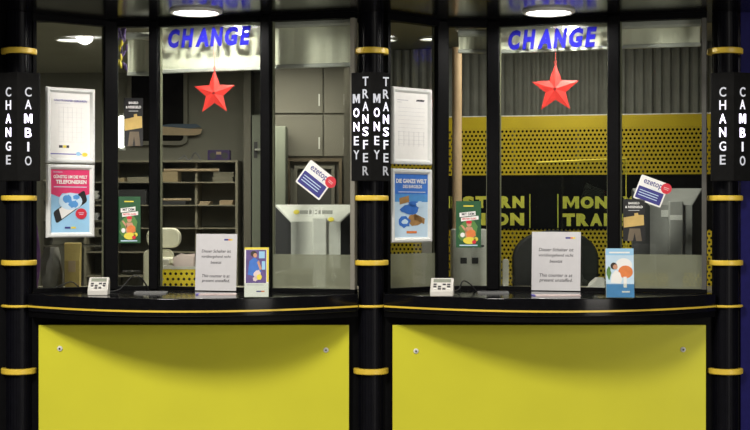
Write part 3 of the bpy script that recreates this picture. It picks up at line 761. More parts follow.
# shelf unit against the back wall
dS = 10.15; xs0, xs1 = X(84, dS), X(238, dS); zS = Z(160, dS)
r = thing('shelf_unit', 'beige open shelf unit with compartments behind the left red star', 'shelf', ((xs0+xs1)/2, CAMY+dS, 0))
hw = (xs1-xs0)/2; cx = (xs0+xs1)/2; Dp = .32
for px in (85, 112, 156, 195, 236.5):
    bm = bmn(); x = X(px, dS)-cx; box(bm, x-.009, x+.009, .065 if px == 195 else 0, Dp, 0, zS-.012); obj('upright', bm, SHELF, r)
sh_py = [160.5, 182, 205, 228, 252, 276]
for py in sh_py:
    bm = bmn(); z = Z(py, dS); e = .012 if py == 160.5 else .007
    box(bm, -hw, hw, -.004 if py == 160.5 else .003, Dp, z-e, z+e*.2); obj('shelf_board', bm, SHELF, r)
bm = bmn(); box(bm, -hw, hw, Dp, Dp+.01, 0, zS); obj('back_panel', bm, GREY, r)
yS = CAMY+dS
def on_shelf(i): return Z(sh_py[i], dS)+(.012 if i == 0 else .007)*.2+.0004
def sitting(name, px0, px1, h, lvl, m, label, cat, dep=.2, group=None, dy=.03, bev=.003):
    x0, x1 = X(px0, dS+.1), X(px1, dS+.1); bm = bmn(); w = (x1-x0)/2
    box(bm, -w, w, 0, dep, 0, h); o = obj(name, bm, m, None, bevel=bev, loc=((x0+x1)/2, yS+dy, on_shelf(lvl))); tag(o, label, cat, group); return o
# radio on top
x0, x1 = X(207.5, dS+.1), X(230, dS+.1); w = x1-x0
r = thing('radio', 'small dark purple radio on top of the beige shelf unit', 'radio', ((x0+x1)/2, yS+.1, on_shelf(0)))
bm = bmn(); box(bm, -w/2, w/2, 0, .09, 0, .078); obj('casing', bm, PURP, r, bevel=.006)
for s in (-1, 1):
    bm = bmn(); disc_xz(bm, s*w*.26, .036, .024, -.004, .001, 20); obj('speaker_grille', bm, KEYG, r)
bm = bmn(); box(bm, -.018, .018, -.003, .001, .045, .065); obj('dial', bm, BEIGE, r)
# tangled headset cable on top of the shelf
bm = bmn(); rr = random.Random(3); pts = [Vector((X(176+3.2*i, dS), yS+.1+.05*rr.random(), on_shelf(0)+.006+(.05*rr.random() if 0 < i < 7 else 0))) for i in range(8)]
c0 = pts[0].copy(); c0.z = on_shelf(0)
tube(bm, [p-c0 for p in smooth_path(pts)], .005, 8); tag(obj('cord', bm, mat('grey_cord', (.2, .2, .22), .5), None, smooth=True, loc=c0), 'tangled grey cord on top of shelf unit left of the purple radio', 'cord')
def papers(px0, px1, lvl, n, label, m=WHITE):
    x0, x1 = X(px0, dS+.1), X(px1, dS+.1); bm = bmn(); w = (x1-x0)/2; rr = random.Random(int(px0))
    for i in range(n): a = rr.uniform(-.01, .01); box(bm, -w+a, w+a, rr.uniform(0, .01), .2, i*.009, i*.009+.0075)
    box(bm, -w*.9, w*.9, .02, .19, 0, n*.009-.002)
    return tag(obj('paper_stack', bm, m, None, loc=((x0+x1)/2, yS+.03, on_shelf(lvl))), label, 'paper stack', 'paper stacks on the shelves')
papers(214, 234, 1, 8, 'stack of papers in the right compartment of shelf below the radio', SHELF)
papers(200, 210, 2, 3, 'low paper stack in middle of second shelf, behind the left notice top', BEIGE)
papers(221, 234, 2, 4, 'paper stack at right end of the second shelf down', BEIGE)
sitting('carton', 161.5, 179, .075, 1, CARD, 'flat brown carton on shelf just right of the narrow mullion', 'box')
sitting('carton', 118, 126, .03, 1, CARD, 'small beige carton on shelf at left of narrow pane', 'box')
sitting('carton', 129, 150, .035, 1, SHELF, 'wide low beige carton on shelf in the narrow pane', 'box')
sitting('binder', 120, 148, .11, 2, KEYG, 'dark binder lying on shelf above the green leaflet', 'binder')
def roll(px0, py0, px1, py1, d, label, rad=.009):
    a, b = W(px0, py0, d), W(px1, py1, d); bm = bmn(); tube(bm, [(0, 0, 0), b-a], rad, 12)
    r = thing('paper_roll', label, 'paper roll', a, 0, 'paper rolls on the shelves'); obj('roll', bm, BEIGE, r, smooth=True)
    bm = bmn(); dv = (b-a).normalized(); tube(bm, [b-a-dv*.012, b-a+dv*.003], rad*1.15, 12); obj('end_cap', bm, WHITE, r, smooth=True)
def shelf_roll(px0, px1, lvl, label, rad=.009):
    a = Vector((X(px0, dS+.06), yS+.06, on_shelf(lvl)+rad+.0005)); b = Vector((X(px1, dS+.12), yS+.12, on_shelf(lvl)+rad+.0005))
    return a, b
def lying_roll(px0, px1, z, label, rad):
    y = yS+.032+rad; bm = bmn(); x0, x1 = X(px0, dS), X(px1, dS)
    r = thing('paper_roll', label, 'paper roll', (x0, y, z), 0, 'paper rolls on the shelves')
    tube(bm, [(0, 0, rad), (x1-x0, 0, rad)], rad, 14); obj('roll', bm, BEIGE, r, smooth=True)
    bm = bmn(); tube(bm, [(x1-x0-.012, 0, rad), (x1-x0+.003, 0, rad)], rad*.99, 14); obj('end_cap', bm, WHITE, r, smooth=True)
lying_roll(163, 218, on_shelf(1)+.075, 'long pinkish bar across the upper shelf compartments', .011)  # solid pinkish bar resting on the carton and paper stack
sitting('binder', 160.5, 187, .028, 2, KEYG, 'thin dark binder under the short paper roll beside narrow mullion', 'binder')
lying_roll(162, 190, on_shelf(2)+.028, 'shorter pinkish paper roll on the second shelf beside narrow mullion', .010)

# dark wall board with rounded grey frame
d = 10.44; x0, x1 = X(127, d), X(187.5, d); z0, z1 = Z(145, d), Z(58, d); w, h = x1-x0, z1-z0
r = thing('wall_board', 'dark wall board with rounded grey frame above the shelf unit', 'board', ((x0+x1)/2, CAMY+d, (z0+z1)/2))
bm = bmn(); o = rrect(-w/2, w/2, -h/2, h/2, .05); q = rrect(-w/2+.03, w/2-.03, -h/2+.03, h/2-.03, .03)
n = len(o); A = [[bm.verts.new((p[0], y, p[1])) for p in s] for s, y in ((o, .055), (o, -.0), (q, .0), (q, .055))]
for S, T in zip(A, A[1:]+A[:1]):
    for i in range(n): bm.faces.new((S[i], S[(i+1) % n], T[(i+1) % n], T[i]))
obj('frame', bm, CAB, r)
bm = bmn(); prism_xz(bm, q, .02, .05); obj('panel', bm, mat('dark_board', (.010, .009, .008), .8, var=.5, scale=5, spec=.05), r)
a = W(158, 0, d-.03)
r = thing('reflection_strip', 'beige and blue strip standing in for a reflection across the dark wall board', 'paper', (X(180, d-.02), CAMY+d-.0092, Z(131, d)))  # reflection in the glass, put in as a solid beige and blue strip
k = d/F; bm = bmn(); prism_xz(bm, [(-24*k, -4*k), (14*k, -4.5*k), (20*k, -3*k), (22*k, 2*k), (10*k, 2.2*k), (-24*k, 5*k)], 0, .009); obj('sheet', bm, BEIGE, r)
bm = bmn(); prism_xz(bm, [(-24*k, 5*k), (8*k, 2.4*k), (21*k, 4*k), (16*k, 7*k), (-10*k, 7*k)], .001, .009); obj('reflection_edge', bm, mat('reflection_blue', (.06, .10, .16), .5), r)

# hanging flowers by the narrow blind
c = W(121.5, 52, 7.55)
r = thing('hanging_garland', 'yellow and violet hanging garland at top of the narrow pane', 'garland', c, 0)
rr = random.Random(5)
bm = bmn(); tube(bm, [(0, 0, .40*0+.15), (.002, 0, -.03)], .003, 8); obj('cord', bm, VIOL, r)
for i in range(26):
    z = .12-.2*rr.random(); x = rr.uniform(-.025, .025); y = rr.uniform(-.02, .02); m = YELT if -.07 < z < .06 and rr.random() < .85 else VIOL
    bm = bmn()
    M = Matrix.Translation((x, y, z)) @ Matrix.Rotation(rr.uniform(0, 3), 4, 'Z') @ Matrix.Rotation(rr.uniform(-.5, .5), 4, 'X')
    lathe(bm, [(.0005, -.026), (.006, -.018), (.008, 0), (.005, .012), (.0005, .018)], 8, M); obj('petal', bm, m, r, smooth=True)

# cabinet and locker seen behind the left monitor
d = 9.6
def cabinet():
    x0, x1 = X(268, d), X(349, d); cx = (x0+x1)/2; zt = Z(62, d); zb = Z(157, d)
    r = thing('cupboard', 'tall grey beige cupboard behind the tilted sticker of the left booth', 'cupboard', (cx, CAMY+d, 0))
    bm = bmn(); box(bm, x0-cx, x1-cx, .02, .45, .0, zt); obj('body', bm, CAB, r)
    xm = X(323.5, d)-cx
    for a, b in ((x0-cx+.005, xm-.004), (xm+.004, x1-cx-.005)):
        for za, zb_ in ((Z(114, d)+.006, zt-.005), (Z(157, d)+.005, Z(114, d)-.006)):
            bm = bmn(); box(bm, a, b, 0, .018, za, zb_); dd = obj('door', bm, CAB, r, bevel=.003)
            bm = bmn(); box(bm, b-.03, b-.02, -.012, .0, za+.05, za+.13); obj('handle', bm, SILV, dd)
    # framed dark display niche underneath
    for ins, y, m, nm in ((0, -.03, WOODD, 'niche_frame'), (.05, -.028, CAB, 'niche_frame')):
        X0, X1, Z0, Z1 = X(287, d)-cx+ins, X(342, d)-cx-ins, Z(232, d), Z(158.5, d)-ins
        bm = bmn(); t = .022
        box(bm, X0, X1, y, .02, Z1-t, Z1); box(bm, X0, X0+t, y, .02, Z0, Z1-t); box(bm, X1-t, X1, y, .02, Z0, Z1-t); obj(nm, bm, m, r)
    bm = bmn(); box(bm, X(287, d)-cx+.073, X(342, d)-cx-.073, .0, .02, Z(232, d), Z(158.5, d)-.073); obj('niche_panel', bm, GREYD, r)
cabinet()
d2 = 9.3; x0, x1 = X(272, d2), X(285.5, d2)
r = thing('locker', 'narrow pale green locker left of the dark framed niche', 'locker', ((x0+x1)/2, CAMY+d2, 0))
bm = bmn(); w = (x1-x0)/2; box(bm, -w, w, .01, .25, 0, Z(126, d2)); obj('body', bm, LOCK, r, bevel=.003)
bm = bmn(); box(bm, -w+.004, w-.004, 0, .0095, .05, Z(126, d2)-.01); dd = obj('door', bm, LOCK, r)
bm = bmn(); box(bm, w-.02, w-.012, -.01, 0, 1.45, 1.55); obj('handle', bm, KEYG, dd)
# door edge with handle left of the mullion
d3 = 10.2; x0, x1 = X(252, d3), X(264, d3)
r = bpy.data.objects.new('door_1', None); COL.objects.link(r); struct(r); r.location = ((x0+x1)/2, CAMY+d3, 0)
w = (x1-x0)/2; bm = bmn(); box(bm, -w, w*6, 0, .04, .001, Z(115, d3)); obj('door_leaf', bm, LOCK, r)
bm = bmn(); box(bm, -w-.06, -w-.008, -.01, .30, .001, Z(40, d3)); obj('door_post', bm, CAB, r)
bm = bmn(); box(bm, -w+.015, -w+.04, -.012, 0, Z(158, d3), Z(142, d3)); p = obj('handle_plate', bm, KEYG, r)
bm = bmn(); tube(bm, [(-w+.028, -.012, Z(150, d3)), (-w+.028, -.05, Z(150, d3)), (-w+.11, -.05, Z(150, d3))], .008, 10); obj('door_handle', bm, SILV, r)
# pale post between cabinet and column
sbox('trim_1', CAB, X(344, 8.9), X(355.5, 8.9), CAMY+8.9, CAMY+8.96, 0, CAMZ+1.06)

# monitors (seen from behind)
def monitor(px0, px1, pyt, d, label, logo, silver, stickers):
    k = d/F; w = (px1-px0)*k; zt = Z(pyt, d); cx = X((px0+px1)/2, d); y = CAMY+d
    r = thing('monitor', label, 'monitor', (cx, y, ZD), 0, 'monitors seen from behind'); T = zt-ZD; B = .09
    H = T-B
    bm = bmn(); prism_xz(bm, rrect(-w/2, w/2, B, T, .012), .09, .125); obj('screen_housing', bm, KEYG, r)
    bm = bmn(); prism_xz(bm, rrect(-w/2+.02, w/2-.02, B+.02, T-.02, .004), .125, .127); obj('screen', bm, BLKP, r)
    iw = w*.60; it = T-17*k; ib = B+.03; yo, yi = .09, .0
    O = [(-w/2, B), (w/2, B), (w/2, T), (-w/2, T)]; I = [(-iw/2, ib), (iw/2, ib), (iw/2, it), (-iw/2, it)]
    bm = bmn(); o = [bm.verts.new((a, yo, b)) for a, b in O]; i_ = [bm.verts.new((a, yi, b)) for a, b in I]
    bm.faces.new(i_); bm.faces.new((o[2], o[3], i_[3], i_[2])); bm.faces.new((o[0], o[1], i_[1], i_[0])); bm.faces.new(o)
    bm.faces.new((o[0], o[3], i_[3], i_[0])); bm.faces.new((o[1], o[2], i_[2], i_[1]))
    bc = obj('back_cover', bm, silver, r)
    for s in (0, 1):  # dark sheets put the shade of the sloping sides into colour
        a, b = ((0, 3), (1, 2))[s]; sg = (-1, 1)[s]; bm = bmn(); e = .002
        q = [Vector((O[a][0], yo, O[a][1]+.01)), Vector((O[b][0], yo, O[b][1]-.012)), Vector((I[b][0], yi, I[b][1]-.006)), Vector((I[a][0], yi, I[a][1]+.003))]
        nrm = Vector((sg, -.9, 0)).normalized()*e
        f1 = [bm.verts.new(p+nrm) for p in q]; f2 = [bm.verts.new(p+nrm*.05) for p in q]
        bm.faces.new(f1); bm.faces.new(f2[::-1])
        for j in range(4): bm.faces.new((f1[j], f1[(j+1) % 4], f2[(j+1) % 4], f2[j]))
        c_ = obj('side_shade', bm, KEYG, r); c_['label'] = 'dark sheet for the shaded side of the monitor back'
    nx = 4*k
    bm = bmn(); box(bm, nx-7*k, nx+7*k, -.03, -.0005, .02, T-13*k); obj('neck', bm, silver, r, bevel=.006)
    bm = bmn(); box(bm, -.11, .11, -.09, .10, 0, .018); obj('base', bm, silver, r, bevel=.006)
    sl = math.atan2(yo-yi, T-it)           # the sloping top face
    def on_slope(u, v):                    # v 0..1 from inner to outer edge
        return Vector((u, yi+(yo-yi)*v-.002, it+(T-it)*v))
    if not logo:
        bm = bmn(); box(bm, -10*k, 2*k, -.004, -.0008, it-12*k, it-5*k); obj('paper_label', bm, WHITE, r)
        bm = bmn(); box(bm, nx-6*k, nx+6*k, -.0312, -.0302, T-32*k, T-27*k); obj('neck_cap', bm, WHITE, r)
    if logo:
        bm = bmn(); box(bm, -w*.20, w*.20, -.0012, .0, -.013, .013, Matrix.Translation(on_slope(0, .55)) @ Matrix.Rotation(-sl, 4, 'X')); obj('logo_plate', bm, LOGP, r)
        bm = text_bm('DELL', w=w*.20, h=9*k*1.4, off=.03, ex=.0008)
        bmesh.ops.transform(bm, matrix=Matrix.Translation(on_slope(0, .55)+Vector((0, -.002, 0))) @ Matrix.Rotation(-sl*.9, 4, 'X'), verts=bm.verts); obj('logo', bm, WHITE, r)
    for u, v in stickers:
        bm = bmn(); M = Matrix.Translation(on_slope(u*w, v)+Vector((0, -.001, 0))) @ Matrix.Rotation(-sl, 4, 'X') @ Matrix.Rotation(PI/2, 4, 'X')
        lathe(bm, [(.0001, .0015), (.016, .0015), (.016, .0), (.0001, 0)], 20, M); obj('round_label', bm, YELT, r)
monitor(274.5, 357, 204.5, 7.32, 'silver monitor back with yellow dots behind the left booth glass', True, SILV, [(-.24, .55), (.185, .12)])
monitor(636, 706, 188, 7.36, 'monitor back darkened to a shaded grey behind the right booth glass', False, mat('shaded_silver_plastic', (.36, .36, .35), .45, var=.05), [])  # same silver plastic, its dimmer light put into a darker grey
r = None
# cream office chair
c = W(170, 290, 8.25); d = 8.25; k = d/F
r = thing('office_chair', 'cream office chair behind left booth glass right of narrow mullion', 'chair', (c.x, c.y, 0))
def cz(py): return Z(py, d)
def cxp(px): return X(px, d)-c.x
bm = bmn(); prism_xz(bm, rrect(cxp(146), cxp(180), cz(248), cz(228), .05), .0, .07); obj('headrest', bm, CREAM, r, bevel=.012)
bm = bmn(); prism_xz(bm, rrect(cxp(142), cxp(172), cz(300), cz(249.5), .04), .03, .10); obj('backrest', bm, CREAM, r, bevel=.012)
bm = bmn(); prism_xz(bm, rrect(cxp(158), cxp(182), cz(263), cz(257), .012), -.18, .05); obj('armrest', bm, CREAM, r, bevel=.008)
bm = bmn(); prism_xz(bm, rrect(cxp(164.5), cxp(174), cz(300), cz(258), .01), -.20, -.17); obj('arm_support', bm, PLAST, r, bevel=.006)
bm = bmn(); box(bm, cxp(140), cxp(182), -.30, .08, cz(312), cz(301)); obj('seat', bm, CREAM, r, bevel=.02)
bm = bmn(); box(bm, cxp(159), cxp(165), -.12, -.09, .12, cz(312)); obj('gas_post', bm, KEYG, r)
for i in range(5):
    a = 2*PI*i/5; bm = bmn(); box(bm, 0, .28, -.02, .02, .05, .12, Matrix.Translation((cxp(162), -.105, 0)) @ Matrix.Rotation(a, 4, 'Z')); l = obj('leg', bm, KEYG, r)
    bm = bmn(); lathe(bm, [(.0001, -.012), (.025, -.012), (.025, .012), (.0001, .012)], 16, Matrix.Translation((cxp(162)+.26*math.cos(a), -.105+.26*math.sin(a), .0255)) @ Matrix.Rotation(PI/2, 4, 'X')); obj('castor', bm, KEYG, l)
# yellow perforated crate on the desk
d = 7.75; x0, x1 = X(162, d), X(195, d); zt = Z(267, d)
r = thing('storage_crate', 'yellow perforated storage crate with white rim behind the left notice', 'crate', ((x0+x1)/2, CAMY+d, ZD)); w = (x1-x0)/2; hh = zt-ZD
bm = bmn(); box(bm, -w, w, 0, .003, .002, hh); box(bm, -w, w, .13, .133, .002, hh); box(bm, -w, -w+.003, .003, .13, .002, hh); box(bm, w-.003, w, .003, .13, .002, hh); box(bm, -w, w, 0, .133, 0, .002)
obj('basket', bm, PERFB, r)
bm = bmn(); box(bm, -w-.004, w+.004, -.004, .006, hh-.012, hh+.004); box(bm, -w-.004, w+.004, .127, .137, hh-.012, hh+.004); box(bm, -w-.004, -w+.006, .006, .127, hh-.012, hh+.004); box(bm, w-.006, w+.004, .006, .127, hh-.012, hh+.004); obj('rim', bm, PLAST, r)
bm = bmn(); box(bm, -w+.006, w-.006, .01, .12, .003, hh*.8); obj('lining', bm, RUB, r)
# pinkish papers standing in the crate
bm = bmn(); rr = random.Random(2); k = d/F
for i in range(5):
    y = .02+.018*i; prism_xz(bm, [(-.02-.008*i, hh*.8), (w-.012, hh*.8), (w-.012, hh+.055+.004*i), (.012, hh+.075-.003*i), (-.035, hh+.05)], y, y+.004)
o = obj('papers', bm, PINKP, None, loc=((x0+x1)/2, CAMY+d, ZD)); o.location = ((x0+x1)/2, CAMY+d, ZD+.001); tag(o, 'sheaf of pinkish papers standing in the yellow crate', 'papers')
o.data.transform(Matrix.Translation((0, 0, 0)))
# things behind the far left pane
d = 7.75
def lump(name, px, wpx, hpx, dd, m, label, cat, seed, depth=.12, shape=None):
    c = W(px, 0, dd); k = dd/F; w = wpx*k/2; h = hpx*k; rr = random.Random(seed); bm = bmn()
    rings = []; NZ = 10; NA = 20
    ph = [rr.uniform(0, 6) for _ in range(6)]
    for i in range(NZ+1):
        t = i/NZ; s = shape(t) if shape else (.55+.45*math.sin(PI*min(1, .25+t*.72))) 
        ring = []
        for j in range(NA):
            a = 2*PI*j/NA; q = 1+.10*math.sin(3*a+ph[0]+4*t)+.07*math.sin(5*a+ph[1]-5*t)+.05*math.sin(9*a+ph[2]+7*t)
            ring.append(bm.verts.new((w*s*q*math.cos(a), depth/2*s*q*math.sin(a), h*t)))
        rings.append(ring)
    for A_, B_ in zip(rings, rings[1:]):
        for j in range(NA): bm.faces.new((A_[j], A_[(j+1) % NA], B_[(j+1) % NA], B_[j]))
    bm.faces.new(rings[0][::-1]); bm.faces.new(rings[-1])
    return tag(obj(name, bm, m, None, smooth=True, loc=(c.x, c.y, ZD+.0005)), label, cat)
lump('plastic_bag', 52, 22, 40, 7.75, BAG, 'crumpled grey plastic bag behind the frosted film at far left', 'bag', 4)
# folded yellow paper bag
c = W(73, 0, 7.72); k = 7.72/F
r = thing('paper_bag', 'upright yellow paper bag below the phone poster', 'bag', (c.x, c.y, ZD+.0005), .1)
bm = bmn(); w = 7*k; h = 45*k; zs = [(0, 1., .045), (.6*h, 1.05, .05), (h*.97, 1.15, .02), (h, 1.15, .008)]
R4 = [[bm.verts.new((sx*w*a, sy*b, z)) for sx, sy in ((-1, -1), (1, -1), (1, 1), (-1, 1))] for z, a, b in zs]
bm.faces.new(R4[0][::-1]); bm.faces.new(R4[-1])
for A_, B_ in zip(R4, R4[1:]):
    for j in range(4): bm.faces.new((A_[j], A_[(j+1) % 4], B_[(j+1) % 4], B_[j]))
obj('body', bm, YELPAP, r)
bm = bmn(); box(bm, -w*.5, w*.5, -.052, -.047, h*.35, h*.6); obj('label_patch', bm, BEIGE, r)
# purple folded umbrella leaning / standing upright
c = W(35, 0, 7.5); k = 7.5/F
r = thing('folded_umbrella', 'purple folded umbrella standing at far left edge of the glass', 'umbrella', (c.x, c.y, ZD+.0005))
bm = bmn(); H = (292-222)*k
lathe(bm, [(.0001, 0), (.012, .0), (.026, H*.3), (.028, H*.55), (.014, H*.85), (.005, H), (.0001, H)], 18)
for v in bm.verts:
    a = math.atan2(v.co.y, v.co.x); q = 1+.14*math.sin(6*a+v.co.z*20); v.co.x *= q; v.co.y *= q
obj('canopy', bm, PURPC, r, smooth=True)
bm = bmn(); tube(bm, [(0, 0, H-.002), (0, 0, H+.05)], .003, 8); obj('shaft', bm, SILV, r)
# keyboard and printer-like tray on a low rack behind the far left pane
d = 8.3; x0, x1 = X(42, d), X(103, d); k = d/F
r = thing('paper_rack', 'low grey paper rack with shelves behind the phone poster bottom', 'rack', ((x0+x1)/2, CAMY+d, 0)); w = (x1-x0)/2
for s in (-1, 1):
    bm = bmn(); box(bm, s*w-.008, s*w+.008, 0, .25, 0, Z(180, d)); obj('upright', bm, CAB, r)
for py in (182, 200, 221, 236, 246):
    bm = bmn(); box(bm, -w+.0085, w-.0085, 0, .25, Z(py, d)-.006, Z(py, d)+.006); obj('shelf_board', bm, CAB, r)
rr = random.Random(8)
for i, py in enumerate((200, 221, 236)):
    h = (.05, .045, .035)[i]; bm = bmn(); 
    for j in range(4): a = rr.uniform(-.006, .006); box(bm, -.10+a, .10+a, 0, .2, j*h/4, (j+.82)*h/4)
    box(bm, -.09, .09, .005, .19, 0, h*.9)
    o = obj('paper_stack', bm, (WHITE, INKG, SHELF)[i], None, loc=(x1-.13, CAMY+d+.02, Z(py, d)+.0063))
    tag(o, ('white paper stack on the low rack, topmost of three', 'grey paper stack on the low rack, middle of three', 'beige paper stack on low rack, lowest of three')[i], 'paper stack', 'paper stacks on the low rack')

# ------------------------------------------------------------------ inside the right booth
dA, dB = 8.75, 8.35
a, b = W(386, HZ, dA), W(712, HZ, dB); t = (b-a); L = t.xy.length; rz = math.atan2(t.y, t.x)
r = thing('perforated_screen', 'yellow perforated screen with black lettered band behind the right booth', 'screen', ((a.x+b.x)/2, (a.y+b.y)/2, 0), rz)
def sxp(px):      # local x on the screen for a pixel column
    q = (px-375)/F; s = (q*(a.y-CAMY)-a.x)/(t.x/L-q*t.y/L); return s-L/2
dm = 8.55
z_top, z_perf, z_b1, z_b0, z_bot = Z(116, dm), Z(128, dm), Z(175, dm), Z(229, dm), .02
def strip(name, m, z0, z1, y0=0., y1=.006, xa=None, xb=None):
    bm = bmn(); box(bm, -L/2 if xa is None else xa, L/2 if xb is None else xb, y0, y1, z0, z1); return obj(name, bm, m, r)
strip('top_band', YWALL, z_perf, z_top)
strip('upper_sheet', PERF, z_b1, z_perf)
strip('lower_sheet', PERF, z_bot, z_b0)
strip('lettered_band', BANDB, z_b0, z_b1, -.006, .006)
strip('added_backing', BANDB, z_bot, z_top-.03, .0325, .036)  # dark sheet added behind the holes to keep them dark
strip('top_trim', WHITE, z_top, z_top+.006)
bm = bmn()
for i in range(6): x = -L/2+.02+(L-.04)*i/5; box(bm, x-.012, x+.012, .012, .03, 0, z_top)
obj('support_post', bm, KEYG, r)
def blet(s, pa, pb, py0, py1):
    xa, xb = sxp(pa), sxp(pb); dd = 8.55
    wd = [{'I': .5, 'M': 1.25, 'W': 1.35, 'E': .85, 'F': .8}.get(c, 1) for c in s]; u = (xb-xa)/sum(wd); x = xa
    for c, q in zip(s, wd):
        text('letter', c, YLET, r, (x+q*u/2, -.007, (Z(py0, dd)+Z(py1, dd))/2), 0, w=q*u*(.5 if c == 'I' else .9), h=abs(Z(py0, dd)-Z(py1, dd)), off=.07, ex=.001); x += q*u
blet('WESTERN', 434, 525, 196, 208); blet('UNION', 456, 525, 213, 225.5)
blet('MONEY', 562, 636, 196.5, 208.5); blet('TRANSFER', 562, 668, 213.5, 226)
for px in (530, 558):
    bm = bmn(); x = sxp(px); box(bm, x-.003, x+.003, -.0075, -.006, Z(228, dm), Z(194, dm)); obj('divider_bar', bm, YLET, r)
# warm beige post
d = 8.1; c = W(457, 0, d)
r = thing('round_post', 'warm beige post behind the green leaflet in the right booth', 'post', (c.x, c.y, 0))
bm = bmn(); lathe(bm, [(.0001, .004), (.028, .004), (.028, CAMZ+.97), (.0001, CAMZ+.97)], 24); obj('shaft', bm, POLE, r, smooth=True)
bm = bmn(); lathe(bm, [(.0001, .0), (.06, .0), (.06, .012), (.028, .02)], 24); obj('foot_plate', bm, POLE, r)
# black office chair behind the notice
d = 7.95; c = W(556, 0, d); k = d/F
r = thing('office_chair', 'black office chair behind the right notice sheet', 'chair', (c.x, c.y, 0))
bm = bmn()
pts = []
for i in range(24):
    a_ = PI*i/23; pts.append((.245*math.cos(a_)*(1 if True else 1), Z(262, d)+(Z(230, d)-Z(262, d))*math.sin(a_)**.8))
pts += [(-.24, Z(300, d)), (.24, Z(300, d))]
prism_xz(bm, pts, .0, .07); obj('backrest', bm, CHAIRB, r, bevel=.015)
bm = bmn(); box(bm, -.25, .25, .08, .50, .98-.3, 1.06-.3); obj('seat', bm, CHAIRB, r, bevel=.02)
bm = bmn(); box(bm, -.03, .03, .035, .06, .70, Z(298, d)); obj('back_post', bm, KEYG, r)
bm = bmn(); box(bm, -.025, .025, .25, .30, .10, .68); obj('gas_post', bm, KEYG, r)
for s in (-1, 1):
    bm = bmn(); box(bm, s*.28-.025, s*.28+.025, .05, .35, .97, 1.0); box(bm, s*.28-.015, s*.28+.015, .18, .22, .70, .97); box(bm, min(s*.24, s*.28), max(s*.24, s*.28), .18, .22, .70, .73); obj('armrest', bm, KEYG, r, bevel=.004)
for i in range(5):
    a_ = 2*PI*i/5; bm = bmn(); box(bm, 0, .28, -.02, .02, .05, .11, Matrix.Translation((0, .275, 0)) @ Matrix.Rotation(a_, 4, 'Z')); l = obj('leg', bm, KEYG, r)
    bm = bmn(); lathe(bm, [(.0001, -.012), (.025, -.012), (.025, .012), (.0001, .012)], 16, Matrix.Translation((.26*math.cos(a_), .275+.26*math.sin(a_), .0255)) @ Matrix.Rotation(PI/2, 4, 'X')); obj('castor', bm, KEYG, l)
# small white things on the right desk
def handset(px, py0, wpx, d, label):
    k = d/F; c = W(px, 0, d); h = Z(py0, d)-ZD; w = wpx*k/2
    r = thing('desk_microphone', label, 'microphone', (c.x, c.y, ZD))
    bm = bmn(); prism_xz(bm, rrect(-w, w, .012, h, w*.8), -.012, .012); obj('stem', bm, PLAST, r, bevel=.003)
    bm = bmn(); lathe(bm, [(.0001, 0), (.04, 0), (.036, .012), (.0001, .014)], 24); obj('base', bm, PLAST, r)
handset(505.5, 259, 6, 7.55, 'slim white upright device behind glass left of right notice')
# grey device back behind the leaflet
d = 7.6; c = W(470, 0, d); k = d/F; h = Z(229, d)-ZD; w = 17.5*k
r = thing('printer', 'grey receipt printer back behind the green leaflet in right booth', 'printer', (c.x, c.y, ZD))
bm = bmn(); prism_xz(bm, rrect(-w, w, .0, h, .015), 0, .22); obj('casing', bm, SILV, r, bevel=.006)
for s in (-.4, .25):
    bm = bmn(); box(bm, (s-.14)*w, (s+.22)*w, -.003, .001, h*.42, h*.52); obj('socket', bm, KEYG, r)
bm = bmn(); box(bm, -w*.8, w*.8, -.002, .001, h*.70, h*.73); obj('paper_slot', bm, KEYG, r)
# white box beside it
d = 7.9; k = d/F; c = W(427, 0, d)
r = thing('telephone_base', 'white upright device behind the blue framed poster edge', 'device', (c.x, c.y, ZD)); h = Z(222, d)-ZD; w = 5*k
bm = bmn(); prism_xz(bm, rrect(-w, w, 0, h, .008), 0, .05); obj('casing', bm, PLAST, r, bevel=.004)
bm = bmn(); box(bm, -w*.5, w*.5, -.002, .001, h*.75, h*.9); obj('display', bm, KEYG, r)
# crumpled cream papers behind the right brochure
lump('crumpled_paper', 599, 30, 13, 7.42, WHITE, 'crumpled cream paper behind glass beside right notice', 'paper', 12, .14, lambda t: 1-.75*t)
# glass desk screen; light on its edges is put in as yellow tubes
d = 7.95; c = W(580, 0, d); k = d/F
r = thing('desk_screen', 'clear desk screen with lit edges coloured yellow behind right booth glass', 'screen', (c.x, c.y+.0, ZD))
w0, w1 = (535-580)*k, (624-580)*k; h0, h1 = Z(163, d)-ZD, Z(159, d)-ZD; yy = -.07
bm = bmn(); prism_xz(bm, [(w0, 0), (w1, 0), (w1, h1), (w0, h0)], yy, yy+.005); obj('pane', bm, ACRYL, r)
bm = bmn(); tube(bm, [(w0, yy+.0025, h0), (w1, yy+.0025, h1)], .0055, 8); tube(bm, [(w1, yy+.0025, h1), (w1, yy+.0025, 0.001)], .003, 8); obj('lit_edge', bm, YELT, r)

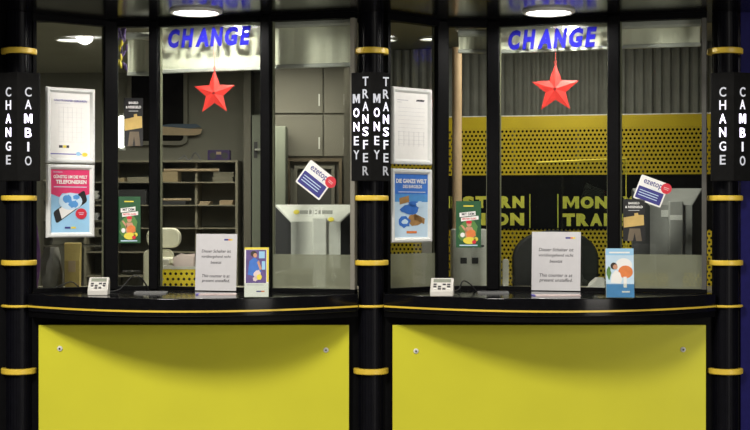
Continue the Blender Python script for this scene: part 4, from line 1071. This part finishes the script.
# ------------------------------------------------------------------ light
def area(name, loc, target, size, power, col=(1, .95, .86), sy=None):
    l = bpy.data.lights.new(name, 'AREA'); l.energy = power; l.size = size; l.color = col
    if sy: l.shape = 'RECTANGLE'; l.size_y = sy
    o = bpy.data.objects.new(name, l); COL.objects.link(o); o.location = loc
    o.rotation_euler = (Vector(target)-Vector(loc)).to_track_quat('-Z', 'Y').to_euler(); return o
area('hall_and_fill_light', (-2.9, -5.4, 4.9), (0, -.2, .8), 1.3, 420)
area('hall_and_fill_light', (5.6, -7.8, 1.9), (0, 0, 1.2), 2.4, 230)  # added fill from low right, lifts the counter shadow and posters
area('hall_and_fill_light', (2.5, -11.0, 8.5), (0, 0, 1.0), 2.5, 200)  # second added fill, high up and out of view
for px in (196, 548.5):
    l = bpy.data.lights.new('downlight_beam', 'SPOT'); l.energy = 34; l.spot_size = 3.1; l.spot_blend = .25; l.shadow_soft_size = .04; l.color = (1, .96, .88)
    o = bpy.data.objects.new('downlight_beam', l); COL.objects.link(o); o.location = (X(px, 6.83), CAMY+6.83, CAMZ+HSOF-.012)
area('booth_and_fill_light', (-1.4, 1.9, CAMZ+1.04), (-1.4, 1.9, 0), .9, 20, (1, .95, .80))
area('booth_and_fill_light', (-.6, 2.0, CAMZ+1.04), (-.6, 2.0, 0), .5, 14, (1, .95, .80))
area('booth_and_fill_light', (-.95, .62, CAMZ+1.04), (-.95, 1.0, 0), .5, 9, (1, .95, .80))  # added close behind the glass to brighten chair and monitor fronts
area('booth_and_fill_light', (1.0, .95, CAMZ+1.04), (1.0, 1.2, 0), .7, 14, (1, .95, .80))
w = bpy.data.worlds.new('world'); SC.world = w; w.use_nodes = True
w.node_tree.nodes['Background'].inputs[0].default_value = (.9, .9, 1, 1); w.node_tree.nodes['Background'].inputs[1].default_value = .03

# ------------------------------------------------------------------ camera
cam = bpy.data.cameras.new('camera'); cam.sensor_width = 36; cam.lens = 36*F/750; cam.clip_start = .05
co = bpy.data.objects.new('camera', cam); COL.objects.link(co); co.location = (0, CAMY, CAMZ); co.rotation_euler = (PI/2, 0, 0)
SC.camera = co
SC.view_settings.view_transform = 'Standard'; SC.view_settings.look = 'None'; SC.view_settings.exposure = 0; SC.view_settings.gamma = 1
SC.view_settings.use_curve_mapping = False
